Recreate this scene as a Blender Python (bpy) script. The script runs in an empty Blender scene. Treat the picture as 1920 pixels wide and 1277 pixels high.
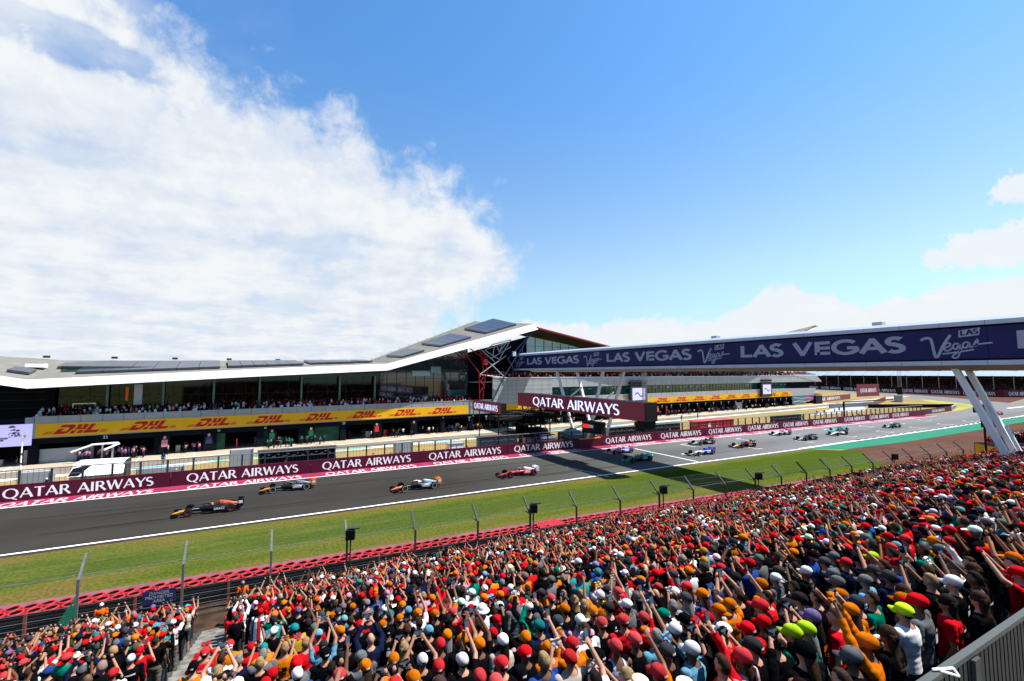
import bpy, bmesh, math, random
import numpy as np
from mathutils import Vector, Matrix
random.seed(7); rng = np.random.default_rng(7)
S = bpy.context.scene; COL = S.collection
PI = math.pi; R = math.radians

# ---------------------------------------------------------------- camera
cd = bpy.data.cameras.new('camera'); cam = bpy.data.objects.new('camera', cd); COL.objects.link(cam); S.camera = cam
cam.location = (0, 0, 13.5); cd.sensor_width = 36; cd.lens = 850/1920*36
cam.rotation_euler = (R(90)+math.atan(61/850), 0, -R(27.9)); cd.clip_start = .05; cd.clip_end = 6000

# ---------------------------------------------------------------- sky with clouds (world) and sun
SUN = Vector((.52, -.20, 1.0)).normalized()
elev = math.asin(SUN.z); azim = math.atan2(SUN.x, SUN.y)
W = bpy.data.worlds.new('World'); S.world = W; W.use_nodes = True
nt = W.node_tree; N = nt.nodes; L = nt.links; N.clear()
def nd(t, **k):
    n = N.new(t)
    for a, v in k.items(): setattr(n, a, v)
    return n
def mth(op, a, b=None, c=None, clamp=False):
    n = nd('ShaderNodeMath', operation=op); n.use_clamp = clamp
    for i, v in enumerate((a, b, c)):
        if v is None: continue
        if isinstance(v, (int, float)): n.inputs[i].default_value = v
        else: L.new(v, n.inputs[i])
    return n.outputs[0]
sky = nd('ShaderNodeTexSky'); sky.sky_type = 'NISHITA'; sky.sun_disc = False
sky.sun_elevation = elev; sky.sun_rotation = azim; sky.air_density = 1.0; sky.dust_density = .6; sky.ozone_density = 2.5; sky.altitude = 100
tc = nd('ShaderNodeTexCoord'); sep = nd('ShaderNodeSeparateXYZ'); L.new(tc.outputs['Generated'], sep.inputs[0])
dx, dy, dz = sep.outputs
az = mth('MULTIPLY', mth('ARCTAN2', dx, dy), 180/PI)          # degrees from +Y towards +X
el = mth('MULTIPLY', mth('ARCSINE', mth('MINIMUM', mth('MAXIMUM', dz, -1), 1)), 180/PI)
# cloud-sheet coordinates: the direction met with a high flat layer
den = mth('MAXIMUM', mth('ADD', dz, .10), .03)
cmb = nd('ShaderNodeCombineXYZ'); L.new(mth('DIVIDE', dx, den), cmb.inputs[0]); L.new(mth('DIVIDE', dy, den), cmb.inputs[1])
def noise(vec, scale, detail, rough, off=0, dist=0):
    m = nd('ShaderNodeMapping'); m.inputs['Location'].default_value = (off, off*.7, 0); L.new(vec, m.inputs[0])
    n = nd('ShaderNodeTexNoise'); n.inputs['Scale'].default_value = scale; n.inputs['Detail'].default_value = detail
    n.inputs['Roughness'].default_value = rough; n.inputs['Distortion'].default_value = dist; L.new(m.outputs[0], n.inputs['Vector'])
    return n.outputs['Fac']
nA = noise(cmb.outputs[0], 1.3, 6, .5, 3.1, .3); nB = noise(cmb.outputs[0], 5.5, 8, .6, 8.2, .2); nC = noise(tc.outputs['Generated'], 9, 9, .6, 1.7, .2)
nE = noise(tc.outputs['Generated'], 22, 8, .62, 4.4, .4)
nD = noise(cmb.outputs[0], .75, 5, .5, 5.5)
def curve(x, pts, lo, hi):        # x in lo..hi -> value in degrees / 60
    f = nd('ShaderNodeFloatCurve'); L.new(mth('DIVIDE', mth('SUBTRACT', x, lo), hi-lo, clamp=True), f.inputs['Value'])
    c = f.mapping.curves[0]
    while len(c.points) > 2: c.points.remove(c.points[1])
    c.points[0].location = ((pts[0][0]-lo)/(hi-lo), pts[0][1]/60); c.points[1].location = ((pts[-1][0]-lo)/(hi-lo), pts[-1][1]/60)
    for a, v in pts[1:-1]: c.points.new((a-lo)/(hi-lo), v/60)
    for p in c.points: p.handle_type = 'AUTO_CLAMPED' if len(pts) > 2 else 'VECTOR'
    f.mapping.update(); return mth('MULTIPLY', f.outputs[0], 60)
def smooth(x, a, b):
    n = nd('ShaderNodeMapRange', interpolation_type='SMOOTHSTEP'); n.inputs['From Min'].default_value = a; n.inputs['From Max'].default_value = b; L.new(x, n.inputs['Value']); return n.outputs[0]
top = curve(az, [(-120, 0), (-75, 4), (-50, 26), (-36, 37), (-24, 38), (-18, 35), (-13, 33), (-8, 31.5), (-4, 30), (1, 28.6), (10, 27.2), (16, 25), (21, 22.4), (25, 19.8), (28.5, 17), (31, 15.2), (40, 8), (150, 2)], -120, 150)
rgt = curve(el, [(0, 29), (4, 25), (7, 22.6), (9, 23.8), (11.5, 27.2), (14, 29), (15.6, 30.2), (17, 27.6), (22, 24.5), (30, 20), (45, 15)], 0, 45)
low = curve(az, [(-90, 5), (20, 5), (27, 5.2), (31, 6.8), (36, 6.3), (44, 6.8), (50, 6.4), (55, 8.0), (58.5, 9.6), (63, 8.2), (68, 7.2), (74, 8.2), (90, 9), (150, 12)], -90, 150)
lf = smooth(mth('MULTIPLY', az, -1), -34, -26)
jit = mth('ADD', mth('MULTIPLY', mth('SUBTRACT', nC, .5), mth('ADD', 8, mth('MULTIPLY', lf, 10))), mth('MULTIPLY', mth('SUBTRACT', nE, .5), mth('ADD', 9, mth('MULTIPLY', smooth(az, 24, 34), -2))))
hd = mth('ADD', mth('POWER', mth('DIVIDE', mth('ADD', az, 20), 7), 2), mth('POWER', mth('DIVIDE', mth('SUBTRACT', el, 27.8), 1.9), 2))
hole = mth('MULTIPLY', smooth(hd, 2.2, .1), 9)
e1 = mth('ADD', mth('SUBTRACT', top, el), jit); e2_ = mth('ADD', mth('SUBTRACT', rgt, az), mth('MULTIPLY', jit, 1.2))
edge = mth('SUBTRACT', mth('MINIMUM', e1, e2_), hole)
eL = mth('ADD', mth('SUBTRACT', low, el), mth('MULTIPLY', jit, .42))
m1 = mth('MAXIMUM', mth('MULTIPLY', smooth(edge, -2.2, 5.0), lf), mth('MULTIPLY', smooth(edge, -.2, .9), mth('SUBTRACT', 1, lf)))
# thin veil trailing above the sheet's edge on the far left
veil = mth('MULTIPLY', smooth(edge, -11, 1), mth('MULTIPLY', smooth(nA, .47, .75), smooth(mth('MULTIPLY', az, -1), -14, 14)))
# broken puffs far right
def blob(a0, e0, ra, re): return mth('SUBTRACT', 1, mth('ADD', mth('POWER', mth('DIVIDE', mth('SUBTRACT', az, a0), ra), 2), mth('POWER', mth('DIVIDE', mth('SUBTRACT', el, e0), re), 2)))
bb_ = mth('MAXIMUM', blob(78, 10.9, 7.5, 2.4), blob(80, 15.4, 5.4, 2.6))
puff = mth('MULTIPLY', smooth(mth('ADD', bb_, mth('ADD', mth('MULTIPLY', mth('SUBTRACT', nC, .53), 4.2), mth('MULTIPLY', mth('SUBTRACT', nE, .5), 3.0))), .15, .55), .92)
holes = smooth(mth('ADD', nA, mth('ADD', mth('MULTIPLY', nD, .25), mth('MULTIPLY', nE, .12))), .55, .64)
rt = smooth(az, 24, 32)
body = mth('MULTIPLY', m1, mth('MAXIMUM', mth('ADD', .76, mth('MULTIPLY', holes, .24)), mth('MAXIMUM', smooth(edge, 14, 2), rt)))
cl = mth('MAXIMUM', mth('MAXIMUM', mth('MAXIMUM', body, mth('MULTIPLY', smooth(eL, -.1, .8), .96)), veil), puff, clamp=True)
# how bright the cloud is: thick parts a little greyer-blue, tops white
shade = mth('ADD', mth('MULTIPLY', smooth(nA, .38, .62), .5), mth('MULTIPLY', smooth(mth('ADD', mth('MULTIPLY', nB, .5), mth('MULTIPLY', nE, .5)), .38, .60), .40))
shade = mth('MAXIMUM', mth('MAXIMUM', mth('ADD', shade, .2), mth('MULTIPLY', smooth(edge, 9, 0), .9)), mth('MULTIPLY', smooth(az, 24, 32), .92), clamp=True)
cm = nd('ShaderNodeMix', data_type='RGBA'); L.new(shade, cm.inputs[0])
cm.inputs[6].default_value = (5.1, 5.8, 7.1, 1); cm.inputs[7].default_value = (7.3, 7.55, 7.75, 1)
tint = nd('ShaderNodeMix', data_type='RGBA', blend_type='MULTIPLY'); tint.inputs[0].default_value = 1; L.new(sky.outputs[0], tint.inputs[6]); tn = nd('ShaderNodeMix', data_type='RGBA'); L.new(smooth(el, 8, 38), tn.inputs[0]); tn.inputs[6].default_value = (1.58, 1.60, 1.46, 1); tn.inputs[7].default_value = (.91, 1.55, 1.95, 1); tl = nd('ShaderNodeMix', data_type='RGBA', blend_type='MULTIPLY'); tl.inputs[0].default_value = 1; L.new(tn.outputs[2], tl.inputs[6]); tm = nd('ShaderNodeMix', data_type='RGBA'); L.new(smooth(el, 1, 13), tm.inputs[0]); tm.inputs[6].default_value = (.70, .80, .88, 1); tm.inputs[7].default_value = (1, 1, 1, 1); L.new(tm.outputs[2], tl.inputs[7]); L.new(tl.outputs[2], tint.inputs[7])
mx = nd('ShaderNodeMix', data_type='RGBA'); L.new(cl, mx.inputs[0]); L.new(tint.outputs[2], mx.inputs[6]); L.new(cm.outputs[2], mx.inputs[7])
bg = nd('ShaderNodeBackground'); bg.inputs[1].default_value = .05; L.new(mx.outputs[2], bg.inputs[0])
wo = nd('ShaderNodeOutputWorld'); L.new(bg.outputs[0], wo.inputs[0])
sl = bpy.data.lights.new('sun', 'SUN'); sl.energy = 5.0; sl.angle = R(.5); sl.color = (1, .955, .88)
so = bpy.data.objects.new('sun', sl); COL.objects.link(so); so.rotation_euler = SUN.to_track_quat('Z', 'Y').to_euler(); so.location = (60, -20, 120)
S.view_settings.view_transform = 'Standard'; S.view_settings.look = 'None'; S.view_settings.exposure = 1.3; S.view_settings.gamma = 1
S.cycles.max_bounces = 6; S.cycles.transparent_max_bounces = 12; S.cycles.use_adaptive_sampling = True

# ---------------------------------------------------------------- materials
def mat(name, col, rough=.7, metal=0, var=0, vscale=1.0, col2=None, bump=0, spec=None, emit=0, objcol=False, coords='Object', detail=4):
    m = bpy.data.materials.new(name); m.use_nodes = True; t = m.node_tree; b = t.nodes['Principled BSDF']
    b.inputs['Base Color'].default_value = (*col, 1); b.inputs['Roughness'].default_value = rough; b.inputs['Metallic'].default_value = metal
    b.inputs['Specular IOR Level'].default_value = spec if spec is not None else (.5 if rough < .45 else .2 if rough < .75 else .03)
    src = None
    if objcol:
        oi = t.nodes.new('ShaderNodeObjectInfo'); src = oi.outputs['Color']
    if var or col2:
        tcn = t.nodes.new('ShaderNodeTexCoord'); n = t.nodes.new('ShaderNodeTexNoise'); n.inputs['Scale'].default_value = vscale; n.inputs['Detail'].default_value = detail
        t.links.new(tcn.outputs[coords], n.inputs['Vector'])
        mxn = t.nodes.new('ShaderNodeMix'); mxn.data_type = 'RGBA'
        mr = t.nodes.new('ShaderNodeMapRange'); mr.inputs[1].default_value = .35; mr.inputs[2].default_value = .65; t.links.new(n.outputs['Fac'], mr.inputs[0])
        t.links.new(mr.outputs[0], mxn.inputs[0])
        c2 = col2 or tuple(c*(1-var) for c in col)
        if src is not None:
            mu = t.nodes.new('ShaderNodeMix'); mu.data_type = 'RGBA'; mu.blend_type = 'MULTIPLY'; mu.inputs[0].default_value = 1
            t.links.new(src, mu.inputs[6]); mu.inputs[7].default_value = (1-var,)*3+(1,)
            t.links.new(src, mxn.inputs[6]); t.links.new(mu.outputs[2], mxn.inputs[7])
        else:
            mxn.inputs[6].default_value = (*col, 1); mxn.inputs[7].default_value = (*c2, 1)
        src = mxn.outputs[2]
        if bump:
            bn = t.nodes.new('ShaderNodeBump'); bn.inputs['Strength'].default_value = bump; t.links.new(n.outputs['Fac'], bn.inputs['Height']); t.links.new(bn.outputs[0], b.inputs['Normal'])
    if src is not None: t.links.new(src, b.inputs['Base Color'])
    if emit:
        b.inputs['Emission Strength'].default_value = emit; b.inputs['Emission Color'].default_value = (*col, 1)
        if src is not None: t.links.new(src, b.inputs['Emission Color'])
    return m

M = {}
M['white'] = mat('white_paint', (.80, .80, .80), .45, var=.06, vscale=.3)
M['fascia'] = mat('fascia_white', (.52, .52, .515), .5, var=.14, vscale=.6)
M['wtext'] = mat('white_lettering', (.78, .78, .80), .5)
M['silver'] = mat('silver_cladding', (.24, .27, .29), .38, .15, var=.12, vscale=.4)
M['clad'] = mat('pale_cladding', (.30, .32, .33), .4, .1, var=.1, vscale=.5)
M['roof'] = mat('roof_felt', (.15, .145, .132), .8, var=.2, vscale=.5)
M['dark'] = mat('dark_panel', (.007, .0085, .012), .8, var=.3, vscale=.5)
M['black'] = mat('black_metal', (.004, .004, .005), .7)
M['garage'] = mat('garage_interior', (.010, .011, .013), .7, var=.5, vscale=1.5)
M['burg'] = mat('burgundy_board', (.07, .0045, .020), .5, var=.14, vscale=.5)
M['burgdark'] = mat('burgundy_screen', (.085, .007, .02), .35, emit=.25)
M['pink'] = mat('pink_painted_strip', (.22, .022, .06), .75, var=.3, vscale=.8)
M['yellow'] = mat('yellow_banner', (.62, .33, .008), .5, var=.06, vscale=.4)
M['red'] = mat('red_lettering', (.38, .006, .008), .5)
M['orange'] = mat('orange_panel', (.75, .16, .02), .55)
M['redpaint'] = mat('red_paint', (.50, .015, .02), .4)
M['trussred'] = mat('truss_red', (.22, .008, .012), .5)
M['navy'] = mat('navy_paint', (.012, .018, .08), .4)
M['steel'] = mat('galvanised_steel', (.30, .31, .32), .42, .7, var=.2, vscale=6)
M['dsteel'] = mat('dark_weathered_steel', (.035, .036, .038), .65, .1, var=.3, vscale=5)
M['rust'] = mat('red_brown_post', (.16, .05, .035), .7)
M['purple'] = mat('purple_banner', (.016, .018, .095), .5, spec=.15, var=.22, vscale=.35, bump=.15)
M['ltext'] = mat('lilac_lettering', (.30, .32, .42), .5)
M['trim'] = mat('pale_blue_trim', (.42, .48, .60), .4, var=.05, vscale=.5)
M['soffit'] = mat('soffit_panel', (.34, .30, .25), .6, var=.1, vscale=.4)
M['legwhite'] = mat('leg_white', (.66, .66, .68), .42, var=.1, vscale=.6)
M['maroon'] = mat('maroon_soffit', (.13, .008, .01), .6)
M['solar'] = mat('solar_panel', (.040, .046, .062), .30, .1, var=.2, vscale=.5)
M['screen'] = mat('lilac_screen', (.30, .29, .50), .3, emit=.55)
M['ledtext'] = mat('led_lettering', (.62, .70, 1.0), .4, emit=.55)
M['redlight'] = mat('red_light', (.7, .01, .015), .4, emit=.6)
M['postgrey'] = mat('grey_post', (.10, .105, .11), .6, var=.3, vscale=5)
M['tyre'] = mat('red_tyre', (.32, .014, .02), .55, var=.35, vscale=2.5)
M['rubber'] = mat('black_rubber', (.007, .007, .007), .75)
M['soil'] = mat('trodden_soil', (.05, .030, .020), .95, var=.5, vscale=1.5, bump=.4)
M['concrete'] = mat('concrete', (.33, .31, .28), .85, var=.3, vscale=1.5, bump=.2)
M['tread'] = mat('dark_tread', (.05, .05, .05), .8, var=.4, vscale=2)
M['pitcon'] = mat('pit_concrete', (.30, .255, .19), .85, var=.12, vscale=.12)
M['green'] = mat('green_paint', (.01, .10, .06), .6, var=.3, vscale=1)
M['hiviz'] = mat('hi_vis_orange', (.85, .13, .02), .7)
M['lime'] = mat('hi_vis_lime', (.45, .9, .03), .7)
M['blueseat'] = mat('blue_plastic', (.02, .16, .42), .4)
M['railgrey'] = mat('rail_grey', (.045, .052, .050), .6)
M['panelgrey'] = mat('ribbed_grey_panel', (.010, .013, .0135), .6, .0, var=.35, vscale=2.2)
M['tent'] = mat('grey_tent', (.11, .14, .15), .7)
M['kerbgreen'] = mat('green_runoff', (.020, .135, .085), .8, var=.12, vscale=.3)
M['gravel'] = mat('brown_gravel', (.075, .035, .024), .95, var=.22, vscale=.12, bump=.3, detail=8)
M['drygrass'] = mat('dry_grass', (.22, .155, .066), .95, col2=(.16, .13, .052), vscale=.06, detail=8, bump=.3)
M['glassgreen'] = mat('green_glass', (.012, .10, .085), .08, .0, spec=1.0, var=.5, vscale=.35)
M['glassdark'] = mat('dark_glass', (.012, .022, .022), .05, .0, spec=1.0, var=.4, vscale=.3)
M['glassteal'] = mat('teal_glass', (.16, .36, .40), .08, spec=1.0, var=.2, vscale=.3)
M['screengreen'] = mat('green_garage_screen', (.008, .07, .045), .5, var=.4, vscale=.8)

def grass_mat():
    m = bpy.data.materials.new('mown_grass'); m.use_nodes = True; t = m.node_tree; b = t.nodes['Principled BSDF']; b.inputs['Roughness'].default_value = 1; b.inputs['Specular IOR Level'].default_value = 0
    g = t.nodes.new('ShaderNodeNewGeometry'); sp = t.nodes.new('ShaderNodeSeparateXYZ'); t.links.new(g.outputs['Position'], sp.inputs[0])
    def nz(s, d, sx=1):
        mp = t.nodes.new('ShaderNodeMapping'); mp.inputs['Scale'].default_value = (sx, 1, 1); t.links.new(g.outputs['Position'], mp.inputs[0])
        n = t.nodes.new('ShaderNodeTexNoise'); n.inputs['Scale'].default_value = s; n.inputs['Detail'].default_value = d; t.links.new(mp.outputs[0], n.inputs['Vector']); return n.outputs['Fac']
    def mm(op, a, b2):
        n = t.nodes.new('ShaderNodeMath'); n.operation = op
        for i, v in enumerate((a, b2)):
            if isinstance(v, (int, float)): n.inputs[i].default_value = v
            else: t.links.new(v, n.inputs[i])
        return n.outputs[0]
    # worn, drier bands beside the track and beside the tyres; lusher between; greener along the straight's far part
    y = sp.outputs[1]; x = sp.outputs[0]
    yc = mm('ADD', y, mm('MULTIPLY', x, .025))
    dist = mm('ABSOLUTE', mm('SUBTRACT', yc, 42.6), 0)
    f = mm('SUBTRACT', mm('DIVIDE', dist, 5.4), .10)
    f = mm('ADD', f, mm('MULTIPLY', mm('SUBTRACT', nz(.5, 7, .25), .5), 1.9)); f = mm('ADD', f, mm('MULTIPLY', mm('SUBTRACT', nz(2.2, 4, .5), .5), .7))
    f = mm('SUBTRACT', f, mm('MULTIPLY', x, .009)); f = mm('ADD', f, mm('MULTIPLY', mm('GREATER_THAN', mm('FRACT', mm('DIVIDE', y, 3.4), 0), .5), .16))
    cr = t.nodes.new('ShaderNodeValToRGB'); t.links.new(f, cr.inputs[0]); e = cr.color_ramp.elements
    e[0].position = .1; e[0].color = (.038, .058, .008, 1); e[1].position = 1.0; e[1].color = (.100, .071, .022, 1)
    e2 = e.new(.5); e2.color = (.060, .074, .011, 1)
    mx2 = t.nodes.new('ShaderNodeMix'); mx2.data_type = 'RGBA'; mx2.blend_type = 'MULTIPLY'; mx2.inputs[0].default_value = 1
    mr = t.nodes.new('ShaderNodeMapRange'); mr.inputs[1].default_value = .25; mr.inputs[2].default_value = .75; mr.inputs[3].default_value = .45; mr.inputs[4].default_value = 1.42; t.links.new(nz(5, 9), mr.inputs[0])
    t.links.new(cr.outputs[0], mx2.inputs[6]); cb = t.nodes.new('ShaderNodeCombineColor')
    for i in range(3): t.links.new(mr.outputs[0], cb.inputs[i])
    t.links.new(cb.outputs[0], mx2.inputs[7]); t.links.new(mx2.outputs[2], b.inputs['Base Color'])
    bp = t.nodes.new('ShaderNodeBump'); bp.inputs['Strength'].default_value = .5; bp.inputs['Distance'].default_value = .08; t.links.new(nz(14, 4), bp.inputs['Height']); t.links.new(bp.outputs[0], b.inputs['Normal'])
    return m
M['grass'] = grass_mat()
def asphalt_mat():
    m = bpy.data.materials.new('asphalt'); m.use_nodes = True; t = m.node_tree; b = t.nodes['Principled BSDF']; b.inputs['Specular IOR Level'].default_value = .12
    g = t.nodes.new('ShaderNodeNewGeometry')
    def nz(s, d, sx=1, sy=1):
        mp = t.nodes.new('ShaderNodeMapping'); mp.inputs['Scale'].default_value = (sx, sy, 1); t.links.new(g.outputs['Position'], mp.inputs[0])
        n = t.nodes.new('ShaderNodeTexNoise'); n.inputs['Scale'].default_value = s; n.inputs['Detail'].default_value = d; t.links.new(mp.outputs[0], n.inputs['Vector']); return n.outputs['Fac']
    sp = t.nodes.new('ShaderNodeSeparateXYZ'); t.links.new(g.outputs['Position'], sp.inputs[0])
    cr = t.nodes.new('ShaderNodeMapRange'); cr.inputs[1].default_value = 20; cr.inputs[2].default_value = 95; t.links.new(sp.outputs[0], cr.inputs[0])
    mx = t.nodes.new('ShaderNodeMix'); mx.data_type = 'RGBA'; t.links.new(cr.outputs[0], mx.inputs[0]); mx.inputs[6].default_value = (.020, .0185, .0155, 1); mx.inputs[7].default_value = (.095, .095, .096, 1)  # paler along +X: sun glare on the tarmac painted into the base colour
    ml = t.nodes.new('ShaderNodeMix'); ml.data_type = 'RGBA'; ml.blend_type = 'MULTIPLY'; ml.inputs[0].default_value = 1; t.links.new(mx.outputs[2], ml.inputs[6])
    ad = t.nodes.new('ShaderNodeMath'); ad.operation = 'ADD'; mr = t.nodes.new('ShaderNodeMapRange'); mr.inputs[1].default_value = .3; mr.inputs[2].default_value = .7; mr.inputs[3].default_value = .40; mr.inputs[4].default_value = .56
    t.links.new(nz(.9, 6, .03, 1.2), mr.inputs[0]); mr2 = t.nodes.new('ShaderNodeMapRange'); mr2.inputs[1].default_value = .3; mr2.inputs[2].default_value = .7; mr2.inputs[3].default_value = .46; mr2.inputs[4].default_value = .58; t.links.new(nz(.25, 8), mr2.inputs[0])
    t.links.new(mr.outputs[0], ad.inputs[0]); t.links.new(mr2.outputs[0], ad.inputs[1]); cb = t.nodes.new('ShaderNodeCombineColor')
    for i in range(3): t.links.new(ad.outputs[0], cb.inputs[i])
    def mm(op, a, b2, c=None):
        n = t.nodes.new('ShaderNodeMath'); n.operation = op
        for i, v in enumerate((a, b2, c)):
            if v is None: continue
            if isinstance(v, (int, float)): n.inputs[i].default_value = v
            else: t.links.new(v, n.inputs[i])
        return n.outputs[0]
    yy = mm('ADD', sp.outputs[1], mm('MULTIPLY', mm('SUBTRACT', nz(.02, 2), .5), 6))
    band = mm('MULTIPLY', mm('SMOOTH_MIN', mm('DIVIDE', mm('ABSOLUTE', mm('SUBTRACT', yy, 55.5), 0), 4.5), 1.0, .3), .26)       # rubbered-in line is darker
    wheel = mm('MULTIPLY', mm('GREATER_THAN', nz(1.6, 3, .012, 1.6), .60), -.07)
    seam = mm('MULTIPLY', mm('LESS_THAN', mm('ABSOLUTE', mm('SUBTRACT', mm('FRACT', mm('DIVIDE', sp.outputs[1], 4.2), 0), .5), 0), .006), -.12)
    t.links.new(mm('ADD', mm('ADD', mm('ADD', ad.outputs[0], band), wheel), mm('ADD', seam, -.12)), cb.inputs[0])
    for i in (1, 2): t.links.new(cb.inputs[0].links[0].from_socket, cb.inputs[i])
    t.links.new(cb.outputs[0], ml.inputs[7]); t.links.new(ml.outputs[2], b.inputs['Base Color']); b.inputs['Roughness'].default_value = .9
    bp = t.nodes.new('ShaderNodeBump'); bp.inputs['Strength'].default_value = .25; bp.inputs['Distance'].default_value = .01; t.links.new(nz(40, 3), bp.inputs['Height']); t.links.new(bp.outputs[0], b.inputs['Normal'])
    return m
M['asphalt'] = asphalt_mat()
def glass_mat():                     # tinted see-through glazing
    m = bpy.data.materials.new('tinted_glazing'); m.use_nodes = True; t = m.node_tree; t.nodes.remove(t.nodes['Principled BSDF']); o = t.nodes['Material Output']
    tr = t.nodes.new('ShaderNodeBsdfTransparent'); tr.inputs[0].default_value = (.30, .40, .38, 1); gl = t.nodes.new('ShaderNodeBsdfGlossy'); gl.inputs['Roughness'].default_value = .04; gl.inputs[0].default_value = (.45, .62, .58, 1)
    fr = t.nodes.new('ShaderNodeFresnel'); fr.inputs[0].default_value = 1.55; ms = t.nodes.new('ShaderNodeMixShader'); t.links.new(fr.outputs[0], ms.inputs[0]); t.links.new(tr.outputs[0], ms.inputs[1]); t.links.new(gl.outputs[0], ms.inputs[2]); t.links.new(ms.outputs[0], o.inputs[0])
    return m
M['glazing'] = glass_mat()
def mesh_mat(name, cell, wire, col=(.35, .36, .37)):         # chain-link wire netting
    m = bpy.data.materials.new(name); m.use_nodes = True; t = m.node_tree; b = t.nodes['Principled BSDF']; b.inputs['Base Color'].default_value = (*col, 1); b.inputs['Roughness'].default_value = .8; b.inputs['Specular IOR Level'].default_value = .1
    tcn = t.nodes.new('ShaderNodeTexCoord'); sp = t.nodes.new('ShaderNodeSeparateXYZ'); t.links.new(tcn.outputs['Object'], sp.inputs[0])
    def mm(op, a, b2=0, c=0):
        n = t.nodes.new('ShaderNodeMath'); n.operation = op
        for i, v in enumerate((a, b2, c)):
            if isinstance(v, (int, float)): n.inputs[i].default_value = v
            else: t.links.new(v, n.inputs[i])
        return n.outputs[0]
    u = mm('ADD', sp.outputs[0], sp.outputs[2]); v = mm('SUBTRACT', sp.outputs[0], sp.outputs[2])
    a = mm('LESS_THAN', mm('FRACT', mm('DIVIDE', u, cell)), wire/cell); c = mm('LESS_THAN', mm('FRACT', mm('DIVIDE', v, cell)), wire/cell)
    t.links.new(mm('MAXIMUM', a, c), b.inputs['Alpha']); return m
M['chain'] = mesh_mat('chain_link', .09, .0022, (.07, .08, .07)); M['chaindark'] = mesh_mat('dark_netting', .10, .022, (.05, .055, .06)); M['chaingreen'] = mesh_mat('green_netting', .14, .075, (.01, .09, .06))
M['obj'] = mat('painted_surface', (1, 1, 1), .3, objcol=True, spec=.35)
M['cloth'] = mat('cloth', (1, 1, 1), .9, objcol=True, var=.35, vscale=7, bump=.5, spec=0)
M['hair'] = mat('hair', (1, 1, 1), .75, objcol=True, var=.6, vscale=45, bump=.8, spec=.06)

# ---------------------------------------------------------------- helpers
def tag(o, label=None, cat=None, group=None, kind=None):
    if label: o['label'] = label
    if cat: o['category'] = cat
    if group: o['group'] = group
    if kind: o['kind'] = kind
    return o
def link(o, parent=None):
    COL.objects.link(o)
    if parent is not None: o.parent = parent
    return o
def empty(name, loc=(0, 0, 0), rz=0, label=None, cat=None, group=None):
    o = bpy.data.objects.new(name, None); o.location = loc; o.rotation_euler = (0, 0, rz); COL.objects.link(o); return tag(o, label, cat, group)
class MB:
    """collects verts / faces for one mesh"""
    def __init__(s): s.v = []; s.f = []; s.m = []
    def add(s, vs, fs, mi=0):
        b = len(s.v); s.v += [tuple(x) for x in vs]; s.f += [tuple(i+b for i in f) for f in fs]; s.m += [mi]*len(fs); return s
    def box(s, x0, x1, y0, y1, z0, z1, mi=0, rot=None, c=None):
        vs = [(x, y, z) for x in (x0, x1) for y in (y0, y1) for z in (z0, z1)]
        if rot is not None:
            c = Vector(c or ((x0+x1)/2, (y0+y1)/2, (z0+z1)/2)); vs = [tuple(rot @ (Vector(p)-c)+c) for p in vs]
        return s.add(vs, [(0, 1, 3, 2), (4, 6, 7, 5), (0, 4, 5, 1), (2, 3, 7, 6), (0, 2, 6, 4), (1, 5, 7, 3)], mi)
    def tube(s, a, b, r0, r1=None, n=6, mi=0, cap=True):
        r1 = r0 if r1 is None else r1; a = Vector(a); b = Vector(b); d = (b-a)
        if d.length < 1e-6: return s
        d.normalize(); u = d.orthogonal().normalized(); w = d.cross(u)
        vs = []
        for p, r in ((a, r0), (b, r1)):
            for k in range(n):
                t = 2*PI*k/n; vs.append(p+u*(math.cos(t)*r)+w*(math.sin(t)*r))
        fs = [(k, (k+1) % n, n+(k+1) % n, n+k) for k in range(n)]
        if cap: fs += [tuple(range(n))[::-1], tuple(range(n, 2*n))]
        return s.add(vs, fs, mi)
    def path(s, pts, r, n=6, mi=0):
        for a, b in zip(pts, pts[1:]): s.tube(a, b, r, r, n, mi)
        return s
    def bar(s, a, b, w, h, mi=0):       # rectangular section bar
        a = Vector(a); b = Vector(b); d = (b-a).normalized(); up = Vector((0, 0, 1)) if abs(d.z) < .9 else Vector((1, 0, 0)); u = d.cross(up).normalized(); v = u.cross(d)
        vs = [p+u*(sx*w/2)+v*(sy*h/2) for p in (a, b) for sx, sy in ((-1, -1), (1, -1), (1, 1), (-1, 1))]
        return s.add(vs, [(3, 2, 1, 0), (4, 5, 6, 7), (0, 1, 5, 4), (1, 2, 6, 5), (2, 3, 7, 6), (3, 0, 4, 7)], mi)
    def loft(s, rings, mi=0, cap=True):
        n = len(rings[0]); vs = [p for r in rings for p in r]; fs = []
        for i in range(len(rings)-1):
            for k in range(n): fs.append((i*n+k, i*n+(k+1) % n, (i+1)*n+(k+1) % n, (i+1)*n+k))
        if cap: fs += [tuple(range(n))[::-1], tuple((len(rings)-1)*n+k for k in range(n))]
        return s.add(vs, fs, mi)
    def quad(s, a, b, c, d, mi=0): return s.add([a, b, c, d], [(0, 1, 2, 3)], mi)
    def build(s, name, mats, parent=None, smooth=False, loc=None):
        me = bpy.data.meshes.new(name); me.from_pydata(s.v, [], s.f)
        if not isinstance(mats, (list, tuple)): mats = [mats]
        for m in mats: me.materials.append(m)
        if len(mats) > 1: me.polygons.foreach_set('material_index', s.m)
        if smooth: me.polygons.foreach_set('use_smooth', [True]*len(s.f))
        me.update(); o = bpy.data.objects.new(name, me)
        if loc: o.location = loc
        return link(o, parent)
def copy_tree(o, parent=None):
    c = o.copy(); COL.objects.link(c); c.parent = parent
    for ch in list(o.children): copy_tree(ch, c)
    return c
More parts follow.
